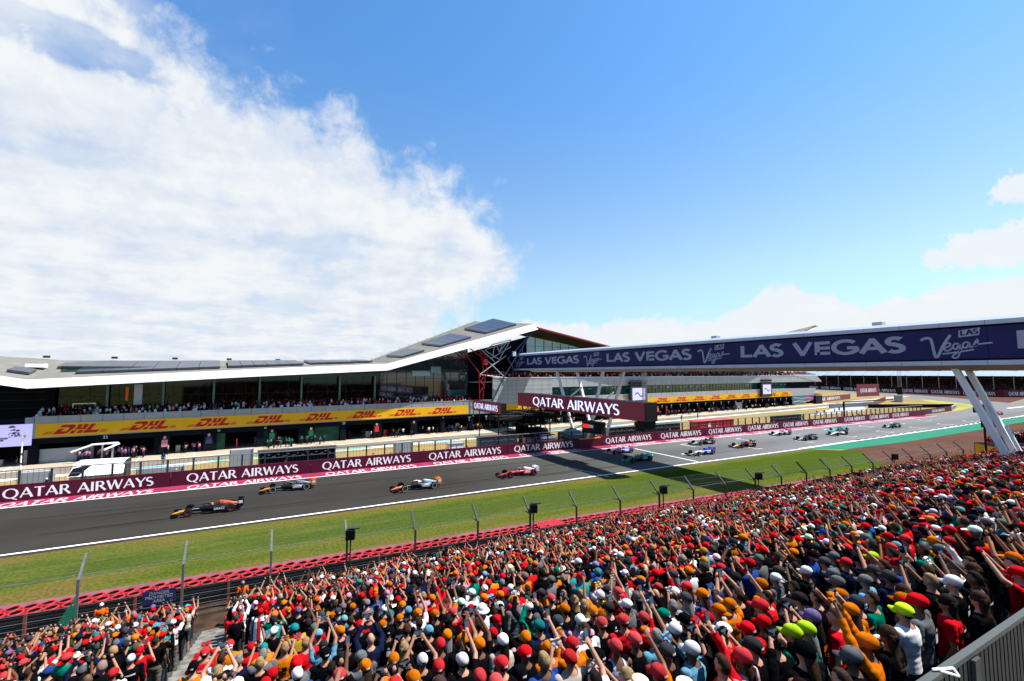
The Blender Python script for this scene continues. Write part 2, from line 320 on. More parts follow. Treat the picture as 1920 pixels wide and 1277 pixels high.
def sheet(name, poly, z, m, label=None, kind='structure', parent=None):
    me = bpy.data.meshes.new(name); bm = bmesh.new(); f = bm.faces.new([bm.verts.new((x, y, z)) for x, y in poly])
    if f.normal.z < 0: f.normal_flip()
    bm.normal_update()
    if bm.faces[:][0].normal.z < 0: bmesh.ops.reverse_faces(bm, faces=bm.faces)
    bmesh.ops.triangulate(bm, faces=bm.faces); bm.to_mesh(me); bm.free(); me.materials.append(m)
    o = bpy.data.objects.new(name, me); link(o, parent)
    if kind: o['kind'] = kind
    if label: o['label'] = label
    return o

# ---------------------------------------------------------------- lettering: strokes of varying width, unit height
def ell(cx, cy, rx, ry, a0, a1, n=14): return [(cx+rx*math.cos(R(a0+(a1-a0)*i/n)), cy+ry*math.sin(R(a0+(a1-a0)*i/n))) for i in range(n+1)]
def spts(rx=.21): return ell(rx+.03, .74, rx, .22, 35, 250, 12)[:-1]+[(.20, .55), (.34, .46)]+ell(rx+.04, .26, rx, .22, 70, -145, 12)[1:]
def glyphs(T, t, k=1.0):
    """T thick stroke, t thin stroke, k width factor -> {letter: (advance, [(points, widths)])}"""
    def fl(w, n=2): return [w*1.18]+[w]*(n-2)+[w*1.18] if n > 2 else [w*1.1]*2
    s = spts(); ws = [t+(T-t)*max(0, math.sin(PI*(i/(len(s)-1))))**1.5 for i in range(len(s))]; ws[0] = t*1.5; ws[-1] = t*1.5
    q = ell(.47, .5, .41, .46, 90, 450, 32); wq = [t+(T-t)*abs(math.cos(R(90+360*i/32)))**1.2 for i in range(33)]
    g = ell(.47, .5, .41, .46, 42, 330, 26); wg = [t+(T-t)*abs(math.cos(R(42+288*i/26)))**1.2 for i in range(27)]
    b = [(.12, .955), (.32, .955)]+ell(.34, .73, .20, .225, 90, -90, 10)+[(.30, .505), (.12, .505)]; wb = [t]*2+[t+(T-t)*math.sin(PI*i/10) for i in range(11)]+[t]*2
    G = {'Q': (.98, [(q, wq), ([(.50, .10), (.66, -.05), (.90, -.16)], [t, t*1.3, t*.8])]),
         'A': (.80, [([(.04, 0), (.40, 1)], [t*1.2, t]), ([(.38, 1), (.76, 0)], [T, T*1.12]), ([(.17, .33), (.62, .33)], [t, t])]),
         'T': (.68, [([(.01, .95), (.67, .95)], [t*1.1]*2), ([(.34, .95), (.34, 0)], [T, T*1.1])]),
         'R': (.74, [([(.12, 1), (.12, 0)], [T*1.08]*2), (b, wb), ([(.34, .50), (.72, 0)], [T*.9, T*1.1])]),
         'I': (.26, [([(.13, 1), (.13, 0)], [T*1.08]*2)]),
         'W': (1.12, [([(.04, 1), (.32, 0)], [T*1.05, T]), ([(.30, 0), (.56, 1)], [t, t]), ([(.54, 1), (.82, 0)], [T, T]), ([(.80, 0), (1.08, 1)], [t, t*1.1])]),
         'Y': (.74, [([(.03, 1), (.37, .44)], [T*1.05, T]), ([(.71, 1), (.37, .44)], [t*1.1, t]), ([(.37, .5), (.37, 0)], [T, T*1.1])]),
         'S': (.54, [(s, ws)]), 'L': (.62, [([(.12, 1), (.12, 0)], [T]*2), ([(.12, t/2), (.60, t/2)], [t, t])]),
         'V': (.80, [([(.06, 1), (.40, 0)], [T]*2), ([(.38, 0), (.72, 1)], [t]*2)]),
         'E': (.64, [([(.12, 1), (.12, 0)], [T]*2)]+[([(.12, y), (.60, y)], [t]*2) for y in (1-t/2, .5, t/2)]),
         'G': (.92, [(g, wg), ([(.84, .46), (.84, .16)], [T]*2), ([(.52, .44), (.88, .44)], [t]*2)]), ' ': (.34, [])}
    return {c: (a*k, [([(x*k, y) for x, y in p], w) for p, w in st]) for c, (a, st) in G.items()}
def strip(mb, pts, ws, place, d, th=.5, mi=0):
    P = [Vector((p[0], p[1])) for p in pts]; n = len(P); Lf = []; Rt = []
    closed = (P[0]-P[-1]).length < 1e-6
    for i in range(n):
        a = P[i-1] if i > 0 else (P[-2] if closed else P[i]); b = P[i+1] if i < n-1 else (P[1] if closed else P[i])
        t = (b-a).normalized() if (b-a).length else Vector((1, 0)); nn = Vector((-t.y, t.x)); w = ws[i]/2
        Lf.append(P[i]+nn*w); Rt.append(P[i]-nn*w)
    vs = [place(p.x, p.y, d) for p in Lf]+[place(p.x, p.y, d) for p in Rt]
    mb.add(vs, [(i, i+1, n+i+1, n+i) for i in range(n-1)], mi)
GQ = glyphs(.155, .085, .92); GL = glyphs(.25, .22, 1.32); GS = glyphs(.13, .12, 1.05)
def textw(G, txt, sp=.06): return sum(G[c][0]+sp for c in txt)-sp
def write(mb, G, txt, place, width, height, sp=.06, mi=0):
    """place(u, v, d) -> point; u 0..width, v 0..height, d small lift"""
    tw = textw(G, txt, sp); sx = width/tw; x = 0; k = 0
    for c in txt:
        adv, st = G[c]
        for pts, ws in st:
            k += 1; strip(mb, [(x+p[0], p[1]) for p in pts], ws, lambda u, v, d: place(u*sx, v*height, d), .002*(k % 3)+.001, mi=mi)
        x += adv+sp
def dhl(mb, place, width, height):
    """heavy slanted three-letter mark with speed lines either side"""
    sh = .42
    def P(poly, k): 
        vs = [place((u+sh*v)*width/4.3, v*height, .001+.001*k) for u, v in poly]; mb.add(vs, [tuple(range(len(vs)))])
    # D
    P([(.95, 1), (1.75, 1), (1.72, .72), (.86, .72)], 0); P([(1.30, 1), (1.75, 1), (1.95, .9), (1.98, .72), (1.7, .1), (1.45, 0), (1.5, .3), (1.62, .5), (1.55, .72), (1.3, .72)], 1); P([(.72, 0), (1.45, 0), (1.50, .30), (1.16, .30), (1.28, .58), (.86, .58)], 2)
    # H
    P([(2.08, 1), (2.42, 1), (2.40, .60), (2.1, .60)], 0); P([(2.05, .60), (2.84, .60), (2.82, .42), (2.0, .42)], 1); P([(1.92, .34), (2.26, .34), (2.16, 0), (1.82, 0)], 0); P([(2.5, 1), (2.86, 1), (2.84, .60), (2.52, .60)], 0); P([(2.42, .34), (2.78, .34), (2.68, 0), (2.32, 0)], 0)
    # L
    P([(2.98, 1), (3.34, 1), (3.22, .30), (2.9, .30)], 0); P([(2.84, .30), (3.92, .30), (3.8, 0), (2.76, 0)], 1)
    for j, v in enumerate((.04, .15, .26)):
        P([(0+.05*j, v), (.66+.03*j, v), (.68+.03*j, v+.06), (.02+.05*j, v+.06)], 0); P([(3.98+.02*j, v), (4.5-.02*j, v), (4.52, v+.06), (4.0, v+.06)], 0)
def script_logo(mb, place, w, h):
    """hand-lettered word under a small slanted box of capitals"""
    k = 0
    def st(pts, wd):
        nonlocal k; k += 1
        P = []                                             # smooth the stroke
        for i in range(len(pts)-1):
            p0 = pts[max(i-1, 0)]; p1 = pts[i]; p2 = pts[i+1]; p3 = pts[min(i+2, len(pts)-1)]
            for t in (0, .25, .5, .75):
                P.append(tuple(.5*((2*p1[j])+(-p0[j]+p2[j])*t+(2*p0[j]-5*p1[j]+4*p2[j]-p3[j])*t*t+(-p0[j]+3*p1[j]-3*p2[j]+p3[j])*t**3) for j in (0, 1)))
        P.append(pts[-1]); strip(mb, P, [wd]*len(P), lambda u, v, d: place(u*w/2.2, v*h, d), .001+.001*(k % 4))
    st([(0, .72), (.18, .80), (.34, .74), (.40, .4), (.46, .02), (.56, .06), (.75, .5), (.98, .88)], .10)
    st([(.78, .36), (.95, .45), (.93, .56), (.80, .50), (.76, .30), (.88, .24), (1.02, .36)], .06)
    st([(1.22, .52), (1.08, .50), (1.04, .36), (1.14, .30), (1.24, .50), (1.22, .1), (1.12, -.06), (1.0, .0), (1.2, .2), (1.34, .36)], .06)
    st([(1.52, .56), (1.38, .54), (1.34, .40), (1.44, .34), (1.54, .54), (1.54, .36), (1.66, .40)], .06)
    st([(1.64, .40), (1.78, .66), (1.76, .44), (1.64, .38), (1.80, .46), (2.2, .5)], .06); st([(.70, .12), (1.2, .18), (1.66, .26)], .06)
    k += 1; mb.add([place(u*w/2.2, v*h, .001) for u, v in ((1.22, .76), (1.84, .82), (1.88, 1.12), (1.24, 1.04))], [(0, 1, 2, 3)])
    return (1.26*w/2.2, .80*h, .54*w/2.2, .20*h)
def fonttext(txt, size, name, m, parent, M4, align='CENTER'):
    c = bpy.data.curves.new('t', 'FONT'); c.body = txt; c.size = size; c.align_x = align; c.align_y = 'CENTER'; c.extrude = .004
    o = bpy.data.objects.new('t', c); COL.objects.link(o); bpy.context.view_layer.update()
    me = bpy.data.meshes.new_from_object(o.evaluated_get(bpy.context.evaluated_depsgraph_get())); bpy.data.objects.remove(o); me.materials.clear(); me.materials.append(m)
    n = bpy.data.objects.new(name, me); link(n, parent); n.matrix_local = M4; return n
def facing(x, y, z, rz=0): return Matrix.Translation((x, y, z)) @ Matrix.Rotation(rz, 4, 'Z') @ Matrix.Rotation(PI/2, 4, 'X')   # upright text read from -Y

# ================================================================= GROUND
def gy(x): return 37.75-.05*x                      # track-side edge of the tyre line
grd = sheet('ground', [(-700, -500), (2500, -500), (2500, 2500), (-700, 2500)], 0, M['drygrass'])
sheet('grass', [(-120, 31-.05*-120), (78, 27), (82, 35), (85, 39), (92, 42.5), (88, 44.5), (84, 48.3), (-120, 48.3)], .012, M['grass'])['kind'] = 'structure'
sheet('gravel_ground', [(74, 26), (700, 16), (700, 50), (110, 46.2), (88, 44.0), (92, 42.5), (85, 39), (82, 35), (78, 30)], .008, M['gravel'])
trk = [(-200, 47.6), (84, 47.6), (150, 49.3), (215, 51.6), (700, 60), (700, 120), (420, 100), (345, 84), (294, 76), (326, 105), (350, 132), (371, 164), (392, 210), (440, 330), (405, 330), (372, 215), (352, 174), (327, 140), (299, 110), (274, 86), (256, 75), (236, 72), (202, 68.2), (-200, 68.2)]
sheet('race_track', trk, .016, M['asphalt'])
sheet('far_gravel_ground', [(294, 77), (345, 85), (420, 101), (700, 121), (700, 150), (400, 118), (372, 142), (420, 222), (470, 330), (441, 330), (393, 210), (372, 164), (351, 132), (327, 105)], .006, M['gravel'])
sheet('infield_grass_ground', [(203, 68.6), (256, 75.6), (274, 87), (299, 111), (262, 92), (226, 74)], .010, mat('far_green_grass', (.14, .19, .035), .95, col2=(.30, .22, .07), vscale=.05))
sheet('pit_entry_road', [(150, 84), (200, 100), (222, 112), (262, 122), (330, 130), (330, 126), (262, 116), (226, 106), (205, 93), (190, 86)], .02, mat('pale_asphalt', (.30, .30, .31), .8, var=.1, vscale=.1))
# pit lane apron: dark lane, pale concrete apron, painted lines, turf strip
e0 = Vector((math.cos(R(5.33)), math.sin(R(5.33)))); n0 = Vector((-e0.y, e0.x)); BP = Vector((-14.35, 94.28))
def bl(s, n): p = BP+e0*s+n0*n; return (p.x, p.y)
sheet('pit_lane', [bl(-60, -12.5), bl(240, -12.5), bl(240, 16), bl(-60, 16)], .02, M['pitcon'])
sheet('pit_lane_road', [bl(-60, -11.6), bl(240, -11.6), bl(240, -5.2), bl(-60, -5.2)], .026, mat('pit_asphalt', (.16, .135, .11), .85, var=.2, vscale=.2))
mk = MB()
for s in range(-60, 236, 6):
    mk.quad((*bl(s, -11.5), .034), (*bl(s+6, -11.5), .034), (*bl(s+6, -10.6), .034), (*bl(s, -10.6), .034), (0, 1, 0, 2, 1, 0, 0, 2)[(s//6) % 8])
mk.build('pit_lane_markings', [mat('mint_paint', (.45, .66, .58), .6), mat('green_line_paint', (.06, .45, .25), .6), mat('blue_line_paint', (.12, .40, .62), .6)])['kind'] = 'structure'
m2 = MB()
for n, w in ((-5.1, .25), (-12.4, .3)): m2.quad((*bl(-60, n), .034), (*bl(240, n), .034), (*bl(240, n+w), .034), (*bl(-60, n+w), .034))
for k in range(26):
    s = -40+k*7.2
    m2.quad((*bl(s, -5), .032), (*bl(s+.12, -5), .032), (*bl(s+.12, -.3), .032), (*bl(s, -.3), .032))
# track edge lines, start line, grid boxes
def line(x0, y0, x1, y1, w, z=.024):
    d = Vector((x1-x0, y1-y0)).normalized(); q = Vector((-d.y, d.x))*w/2; m2.quad((x0-q.x, y0-q.y, z), (x1-q.x, y1-q.y, z), (x1+q.x, y1+q.y, z), (x0+q.x, y0+q.y, z))
line(-200, 48.35, 84, 48.35, .26); line(84, 48.5, 150, 49.9, .6, .03); line(150, 49.9, 215, 52.2, .6, .03); line(215, 52.2, 700, 60.5, .6, .03)
line(-200, 64.9, 186, 64.9, .22); line(57.9, 48.7, 57.9, 62.6, .22)
for k in range(15):
    x = 61+8*k; y = 53.4 if k % 2 == 0 else 60.6
    line(x, y-1.4, x, y+1.4, .14); line(x, y-1.4, x+1.6, y-1.4, .12); line(x, y+1.4, x+1.6, y+1.4, .12)
line(38, 55, 39.4, 47.5, .1)
line(250, 66, 300, 66.5, 1.0)
m2.build('road_markings', M['white'])['kind'] = 'structure'
m3 = MB()
kp = [(84.5, 48.2), (90, 44.4), (112, 43.6), (150, 44.4), (215, 46.8), (700, 55), (700, 60), (215, 51.8), (150, 49.5)]
sheet('green_runoff', kp, .022, M['kerbgreen'])
for k in range(40): 
    x = 104+k*3.4; y = 48.7+(x-84)*.0212; m3.quad((x, y-.15, .036), (x+2.0, y-.11, .036), (x+2.8, y+.5, .036), (x+.6, y+.46, .036))
m3.build('kerb_markings', M['dark'])['kind'] = 'structure'
sk = MB(); sr_ = random.Random(9)
for k in range(26):
    x = sr_.uniform(-22, 80); y = sr_.choice((52.2, 53.0, 54.6, 57.5, 59.3, 60.2))+sr_.uniform(-.7, .7); L9 = sr_.uniform(6, 26); dy9 = sr_.uniform(-.5, .5); w9 = sr_.uniform(.10, .24)
    for q in range(6):
        a9, b9 = q/6, (q+1)/6; ya, yb_ = y+dy9*a9*a9, y+dy9*b9*b9; wa = w9*min(1, 4*a9+.1, 4*(1-a9)+.1); wb_ = w9*min(1, 4*b9+.1, 4*(1-b9)+.1); sk.quad((x+L9*a9, ya-wa/2, .0205+k*.00005), (x+L9*b9, yb_-wb_/2, .0205+k*.00005), (x+L9*b9, yb_+wb_/2, .0205+k*.00005), (x+L9*a9, ya+wa/2, .0205+k*.00005))
sk.build('tyre_marks', mat('rubber_marks', (.013, .012, .0115), .85, var=.3, vscale=3))['kind'] = 'structure'
# pale painted strip in front of the tyres and pink strip along the pit wall
sheet('painted_strip', [(-120, gy(-120)-3.3), (70, gy(70)-3.3), (70, gy(70)-.4), (-120, gy(-120)-.4)], .022, mat('faded_pink_paint', (.17, .075, .095), .85, var=.3, vscale=1))
sheet('painted_ground_strip', [(-200, 65.02), (186, 65.02), (186, 67.7), (-200, 67.7)], .022, M['pink'])
WT = [(-40.2, -27.8), (-24.4, -11.8), (-8.6, 3.6), (6.6, 18.8), (21.6, 33.8), (36.3, 48.2), (55.7, 67.2), (69.8, 81.5), (84, 94.9), (97.2, 108.6), (110.6, 121), (123.3, 134.3), (138.2, 148.8), (151.4, 162.4), (164.6, 174.9)]
gm = MB()
for a, b in WT: write(gm, GQ, 'QATAR AIRWAYS', lambda u, v, d: (a+.3+u, 65.35+v, .026+d), b-a, 1.7)
o = gm.build('road_surface_lettering', mat('worn_white_lettering', (.48, .46, .47), .8, var=.2, vscale=2)); o['kind'] = 'structure'; o['label'] = 'white sponsor lettering painted on the pink strip along the pit wall'

# ================================================================= PIT WALL with boards and its fence
pw = empty('pit_wall', (0, 0, 0), 0, 'long burgundy boarded pit wall with white airline lettering, beside the race track', 'wall')
joints = [-200, -26.1, -10.2, 5.1, 20.2, 35, 49.6, 54.6, 68.5, 82.8, 96, 109.6, 122.2, 136.2, 150.2, 163.5, 186]
for i in range(len(joints)-1):
    a, b = joints[i], joints[i+1]; gate = (a == 49.6)
    bb = MB().box(a+.03, b-.03, 67.72, 67.95, 0, 1.72 if not gate else 1.45)
    bd = bb.build('board', M['burg'], pw)
    if gate: MB().box(a+.05, b-.05, 67.70, 67.97, 1.454, 1.62).build('capping', M['orange'], pw)
    for (u0, u1) in WT:
        if a <= u0 and u1 <= b+.6:
            t = MB(); write(t, GQ, 'QATAR AIRWAYS', lambda u, v, d: (u0+u, 67.712-d, .34+v), u1-u0, 1.02); t.build('lettering', M['wtext'], bd)
MB().box(-200, 186, 67.98, 68.25, 0, 1.0).build('wall', M['concrete'], pw)
pf = empty('pit_wall_fence', (0, 0, 0), 0, 'grey post and rail fence with thin bars rising behind the burgundy pit wall', 'fence')
xs = [x for x in np.arange(-31.2, 186, 2.57)]
for x in xs: MB().box(x-.09, x+.09, 68.3, 68.5, 0, 3.05).build('post', M['dsteel'], pf)
rl = MB(); rl.box(-60, 186, 68.28, 68.52, 3.06, 3.16); rl.box(-60, 186, 68.36, 68.42, 2.35, 2.39); rl.build('rail', M['steel'], pf)
wb = MB()
for x in np.arange(-31, 186, .43): wb.box(x-.012, x+.012, 68.39, 68.41, .9, 3.05)
tag(wb.build('bars', M['dsteel'], pf), kind='stuff')

# ================================================================= NEAR CATCH FENCE, TYRES, BARRIER
fence = empty('catch_fence', (0, 0, 0), 0, 'tall steel catch fence with inward leaning post tops between the grandstand and the tyre barrier', 'fence')
def fy(x): return 31.0-.05*x
fx = [-17.0, -12.7, -8.32, -3.92, .35, 4.56, 8.87, 13.32, 17.49, 21.59, 25.86, 30.05, 34.05, 38.13, 42.27, 46.17, 50.2, 54.25, 58.3, 62.5, 66.7, 71.04, 75.4, 79.7, 84.2]
for i, x in enumerate(fx):
    y = fy(x); p = MB(); w = .055
    p.box(x-w, x+w, y-w, y+w, 0, 3.0); p.bar((x, y, 3.0), (x, y+1.0, 3.98), .11, .11); p.box(x-w, x+w, y-.06, y+.62, 2.97, 3.03)
    p.build('post', M['postgrey'] if i < 6 else M['dsteel'], fence)
c = MB()
for a, b in zip(fx, fx[1:]):
    c.path([(a, fy(a)+.55, 3.06), ((a+b)/2, fy((a+b)/2)+.55, 3.02), (b, fy(b)+.55, 3.06)], .022, 4)
    for z in (.25, .5, .75, 1.0, 1.3, 1.7): c.tube((a, fy(a)+.07, z), (b, fy(b)+.07, z), .012, n=4, cap=False)
    for k in (.33, .66, 1.0): c.tube((a, fy(a)+k, 3.0+k*.98), (b, fy(b)+k, 3.0+k*.98), .006, n=4, cap=False)
c.build('cables', M['steel'], fence)
def netting(name, m, za, zb, ya, yb, x0=-22, x1=92, par=None):
    L0 = math.hypot(x1-x0, -.05*(x1-x0)); o = MB().quad((0, ya, za), (L0, ya, za), (L0, yb, zb), (0, yb, zb)).build(name, m, par)
    o.location = (x0, fy(x0), 0); o.rotation_euler = (0, 0, -math.atan(.05)); return o
netting('netting', M['chain'], 3.0, 3.98, 0, 1.0, par=fence); netting('netting', M['chain'], 0, 3.0, -.005, -.005, par=fence)
# low armco-style barrier with red-brown posts between fence and tyres
br = empty('steel_barrier', (0, 0, 0), 0, 'low black steel barrier with red-brown posts behind the red tyres', 'barrier')
b1 = MB()
for z in (.18, .46, .74):
    b1.add([(-22, fy(-22)+1.62, z-.11), (92, fy(92)+1.62, z-.11), (92, fy(92)+1.62, z+.11), (-22, fy(-22)+1.62, z+.11), (-22, fy(-22)+1.68, z-.11), (92, fy(92)+1.68, z-.11), (92, fy(92)+1.68, z+.11), (-22, fy(-22)+1.68, z+.11)],
           [(3, 2, 1, 0), (4, 5, 6, 7), (0, 1, 5, 4), (2, 3, 7, 6)])
b1.build('rail', M['black'], br)
for i in range(len(fx)-1):
    x = (fx[i]+fx[i+1])/2; MB().box(x-.06, x+.06, fy(x)+.78, fy(x)+.90, 0, 1.45).build('post', M['rust'], br)
bw = MB()
for z in (.2, .42, .64, .86, 1.08, 1.3): bw.tube((-22, fy(-22)+.9, z), (92, fy(92)+.9, z), .014, n=4, cap=False)
bw.build('wires', M['dsteel'], br)
# tyre stacks
def tyre_mesh():
    m = MB(); n = 20
    prof = [(.235, .02), (.235, .14), (.265, .175), (.31, .18), (.345, .12), (.35, 0), (.345, -.12), (.31, -.19), (.24, -.17)]
    for k, z0 in enumerate((.20, .60, .84)):
        rings = []
        for j in range(n):
            a = 2*PI*j/n; rings.append([(r*math.cos(a), r*math.sin(a), z0+h*(.8)) for r, h in prof])
        vs = [p for r in rings for p in r]; q = len(prof)
        fs = [(j*q+i, j*q+(i+1), ((j+1) % n)*q+i+1, ((j+1) % n)*q+i) for j in range(n) for i in range(1, q-1)]; m.add(vs, fs, 0); m.add(vs, [(j*q, j*q+1, ((j+1) % n)*q+1, ((j+1) % n)*q) for j in range(n)], 1)
    a = [(.26*math.cos(2*PI*j/n), .26*math.sin(2*PI*j/n), .80) for j in range(n)]; m.add(a, [tuple(range(n))], 1)
    return m
ty = None
for row in (0, 1):
    for k in range(112):
        x = -15.6+k*.70+(.34 if row else 0); y = gy(x)-3.65-.66*(1-row)
        if ty is None:
            ty = tyre_mesh().build('tyre_stack', [M['tyre'], M['rubber']], smooth=True); ty.location = (x, y, 0); o = ty
        else:
            o = ty.copy(); COL.objects.link(o); o.location = (x, y, 0)
        o.rotation_euler = (random.uniform(-.03, .03), random.uniform(-.03, .03), random.uniform(0, 6)); o.scale = (1, 1, random.uniform(.98, 1.04))
        tag(o, ('red painted tyre stack in the row nearer the race track' if row else 'red painted tyre stack in the row nearer the catch fence'), 'tyre stack', 'red tyre stacks along the edge of the grass')
o = MB().add([(-22, gy(-22)-4.74, .02), (80, gy(80)-4.74, .02), (80, gy(80)-4.74, .98), (-22, gy(-22)-4.74, .98), (-22, gy(-22)-4.71, .02), (80, gy(80)-4.71, .02), (80, gy(80)-4.71, .98), (-22, gy(-22)-4.71, .98)], [(3, 2, 1, 0), (4, 5, 6, 7), (2, 3, 7, 6)]).build('rubber_belt', M['rubber'])
tag(o, 'black rubber belt along the back of the red tyre stacks', 'belt')
o = MB().add([(8.2+x, gy(20)-3.95+y*.9, z) for x, y, z in ((11.2, -.9, 1.02), (13.8, -1.0, 1.02), (13.6, .55, 1.05), (11.6, .5, 1.05), (11.2, -.9, 1.07), (13.8, -1.0, 1.07), (13.6, .55, 1.10), (11.6, .5, 1.10))], [(0, 3, 2, 1), (4, 5, 6, 7), (0, 1, 5, 4), (1, 2, 6, 5), (2, 3, 7, 6), (3, 0, 4, 7)]).build('tarpaulin', M['tyre'])
tag(o, 'red sheet laid over the tyre stacks', 'sheet')

# ================================================================= FOOTBRIDGE
bgr = empty('footbridge', (55, 0, 0), 0, 'long covered white footbridge with purple city advertising, spanning the race track on slanted legs', 'bridge')
Y0, Y1 = -14, 103
def prism(poly, y0, y1, m, name, par):
    n = len(poly); b = MB().add([(x, y0, z) for x, z in poly]+[(x, y1, z) for x, z in poly], [tuple(range(n)), tuple(range(2*n-1, n-1, -1))]+[(i, n+i, n+(i+1) % n, (i+1) % n) for i in range(n)])
    return b.build(name, m, par)
prism([(0, 14.62), (.02, 17.72), (4.5, 17.72), (4.5, 14.62)], Y0, Y1, M['dark'], 'deck', bgr)
prism([(-.22, 17.73), (-.22, 18.12), (.1, 18.40), (4.4, 18.40), (4.7, 18.12), (4.7, 17.73)], Y0-.3, Y1+.3, M['trim'], 'roof', bgr)
prism([(-.20, 14.20), (-.20, 14.61), (4.7, 14.61), (4.7, 14.20)], Y0-.3, Y1+.3, M['trim'], 'edge_beam', bgr)
prism([(-.12, 14.19), (4.62, 14.19), (3.4, 13.72), (1.1, 13.72)], Y0-.3, Y1-8, M['soffit'], 'soffit', bgr)
bj = MB()
for y in np.arange(Y0+5, Y1-2, 6.1): bj.box(-.0585, -.0555, y-.02, y+.02, 14.8, 17.54)
bj.build('banner_seam', M['dark'], ban if False else bgr)
bj = MB()
for y in np.arange(Y0+2, Y1-2, 3.05): bj.box(-.225, -.2205, y-.012, y+.012, 17.74, 18.11); bj.box(-.205, -.2005, y-.012, y+.012, 14.22, 14.60)
bj.build('panel_joint', M['dsteel'], bgr)
sf = MB()
for y in np.arange(Y0, Y1-9, 2.6): sf.box(1.05, 3.45, y-.02, y+.02, 13.70, 13.719)
sf.build('soffit_joint', M['dark'], bgr)
ban = MB().box(-.055, -.01, Y0+.2, Y1-.2, 14.78, 17.56).build('banner', M['purple'], bgr)
t = MB(); s2 = MB()
for a, b in ((96.0, 74.8), (66.3, 46.9), (39.0, 21.2), (13.7, -4)):
    write(t, GL, 'LAS VEGAS', lambda u, v, d: (-.058-d, a-u, 15.55+v), a-b, 1.5, .05)
for a, b in ((103-.5, 97.2), (73.2, 67.6), (45.8, 40.6), (20, 15.1)):
    bx = script_logo(t, lambda u, v, d: (-.058-d, a-u, 15.0+v), a-b, 2.25)
    write(s2, glyphs(.2, .2, .9), 'LAS', lambda u, v, d: (-.064-d, a-bx[0]-u-.05, 15.0+bx[1]+v+u*.1+.06), bx[2], bx[3])
t.build('lettering', M['ltext'], ban); s2.build('lettering', M['purple'], ban)
rb = MB()
for y in (24, 44, 12): rb.box(1.2, 2.0, y-.45, y+.45, 18.41, 18.85)
rb.build('roof_unit', M['clad'], bgr)
def leg(y_top, y_bot, x, zt=13.9, zb=0, w=.55, h=.42):
    m = MB(); m.bar((x, y_bot, zb), (x, y_top, zt), w, h); return m.build('leg', M['legwhite'], bgr)
for yt, yb, x in ((84.3, 77.6, .9), (80.0, 74.4, 3.2), (68.4, 73.6, .9), (65.2, 71.2, 3.2)): leg(yt, yb, x, w=.42, h=.5)
for a, b in (((.9, 81.2, 7.6), (3.2, 78.2, 10.6)), ((.9, 70.8, 7.0), (3.2, 68.2, 9.8)), ((.9, 78.4, 1.7), (3.2, 75.4, 3.9)), ((.9, 73.0, 2.0), (3.2, 71.6, 4.4))):
    MB().tube(a, b, .15, n=8).build('brace', M['legwhite'], bgr)
l1 = MB(); l1.bar((.9, 17.95, 13.95), (.9, 12.9, 1.0), .46, .46); l1.build('leg', M['legwhite'], bgr)
l2 = MB(); l2.bar((2.3, 17.55, 13.95), (2.0, 12.7, 1.0), .42, .44); l2.build('leg', M['legwhite'], bgr)
MB().tube((2.2, 16.6, 11.2), (1.0, 15.7, 8.4), .10, n=8).build('brace', M['legwhite'], bgr)
MB().tube((1.6, 15.1, 8.9), (1.5, 14.0, 5.8), .15, n=10).build('drain_pipe', M['white'], bgr)

# ================================================================= START GANTRY
ga = empty('start_gantry', (43, 0, 0), 0, 'large burgundy airline screen on a black start gantry reaching over the track', 'gantry')
bx = MB().box(0, 2.15, 44.3, 78.8, 7.15, 9.62).build('screen_box', M['black'], ga)
sc = MB().box(-.05, -.003, 44.4, 78.7, 7.2, 9.57).build('screen', M['burgdark'], bx)
t = MB(); write(t, GQ, 'QATAR AIRWAYS', lambda u, v, d: (-.056-d, 72.8-u, 7.62+v), 72.8-49.2, 1.52); t.build('lettering', M['ledtext'], bx)
tr = MB()
for y in np.arange(60, 79, 2.2):
    tr.tube((.3, y, 7.14), (.3, y+1.1, 6.2), .05, n=5); tr.tube((.3, y+1.1, 6.2), (.3, y+2.2, 7.14), .05, n=5); tr.tube((1.9, y, 7.14), (1.9, y+1.1, 6.2), .05, n=5)
tr.tube((.3, 60, 6.2), (.3, 80, 6.2), .08, n=6); tr.tube((1.9, 60, 6.2), (1.9, 80, 6.2), .08, n=6)
tr.build('truss', M['black'], ga)
tw = MB()
for dx in (.2, 2.2):
    for y in (70.6, 73.8, 77.2): tw.tube((dx, y, 0), (dx, y, 7.1), .12, n=6)
    for z in (.2, 2.5, 4.8): tw.tube((dx, 70.6, z), (dx, 73.8, z+2.2), .07, n=5); tw.tube((dx, 77.2, z), (dx, 73.8, z+2.2), .07, n=5)
tw.box(-3.4, 2.8, 69.6, 78.5, 2.3, 2.42); tw.box(-3.4, 2.8, 69.6, 78.5, 4.5, 4.62)
for y in np.arange(69.7, 78.5, .8): tw.tube((-.4, y, 2.4), (-.4, y, 3.5), .03, n=4)
tw.build('tower', M['black'], ga)
sl_ = MB(); sl_.box(-9, 2.4, 70.8, 73.6, 5.35, 5.95); sl_.box(-3.2, 2.8, 69.8, 79.5, 6.0, 6.3)
for k in range(8): sl_.tube((-9+k*1.4, 70.9, 5.95), (-8.3+k*1.4, 70.9, 6.9), .05, n=4); sl_.tube((-8.3+k*1.4, 70.9, 6.9), (-7.6+k*1.4, 70.9, 5.95), .05, n=4)
sl_.tube((-9, 70.9, 6.9), (2, 70.9, 6.9), .06, n=4); sl_.tube((-2.6, 71, 0), (-2.6, 71, 6), .12, n=6); sl_.tube((-2.6, 78, 0), (-2.6, 78, 6), .12, n=6); sl_.tube((-2.6, 71, .5), (.2, 73.8, 4.5), .08, n=5); sl_.tube((-2.6, 78, .5), (.2, 73.8, 4.5), .08, n=5); sl_.tube((-2.6, 71, 4.8), (2.2, 71, 2.6), .08, n=5)
sl_.build('walkway', M['black'], ga)
rr_ = random.Random(3)
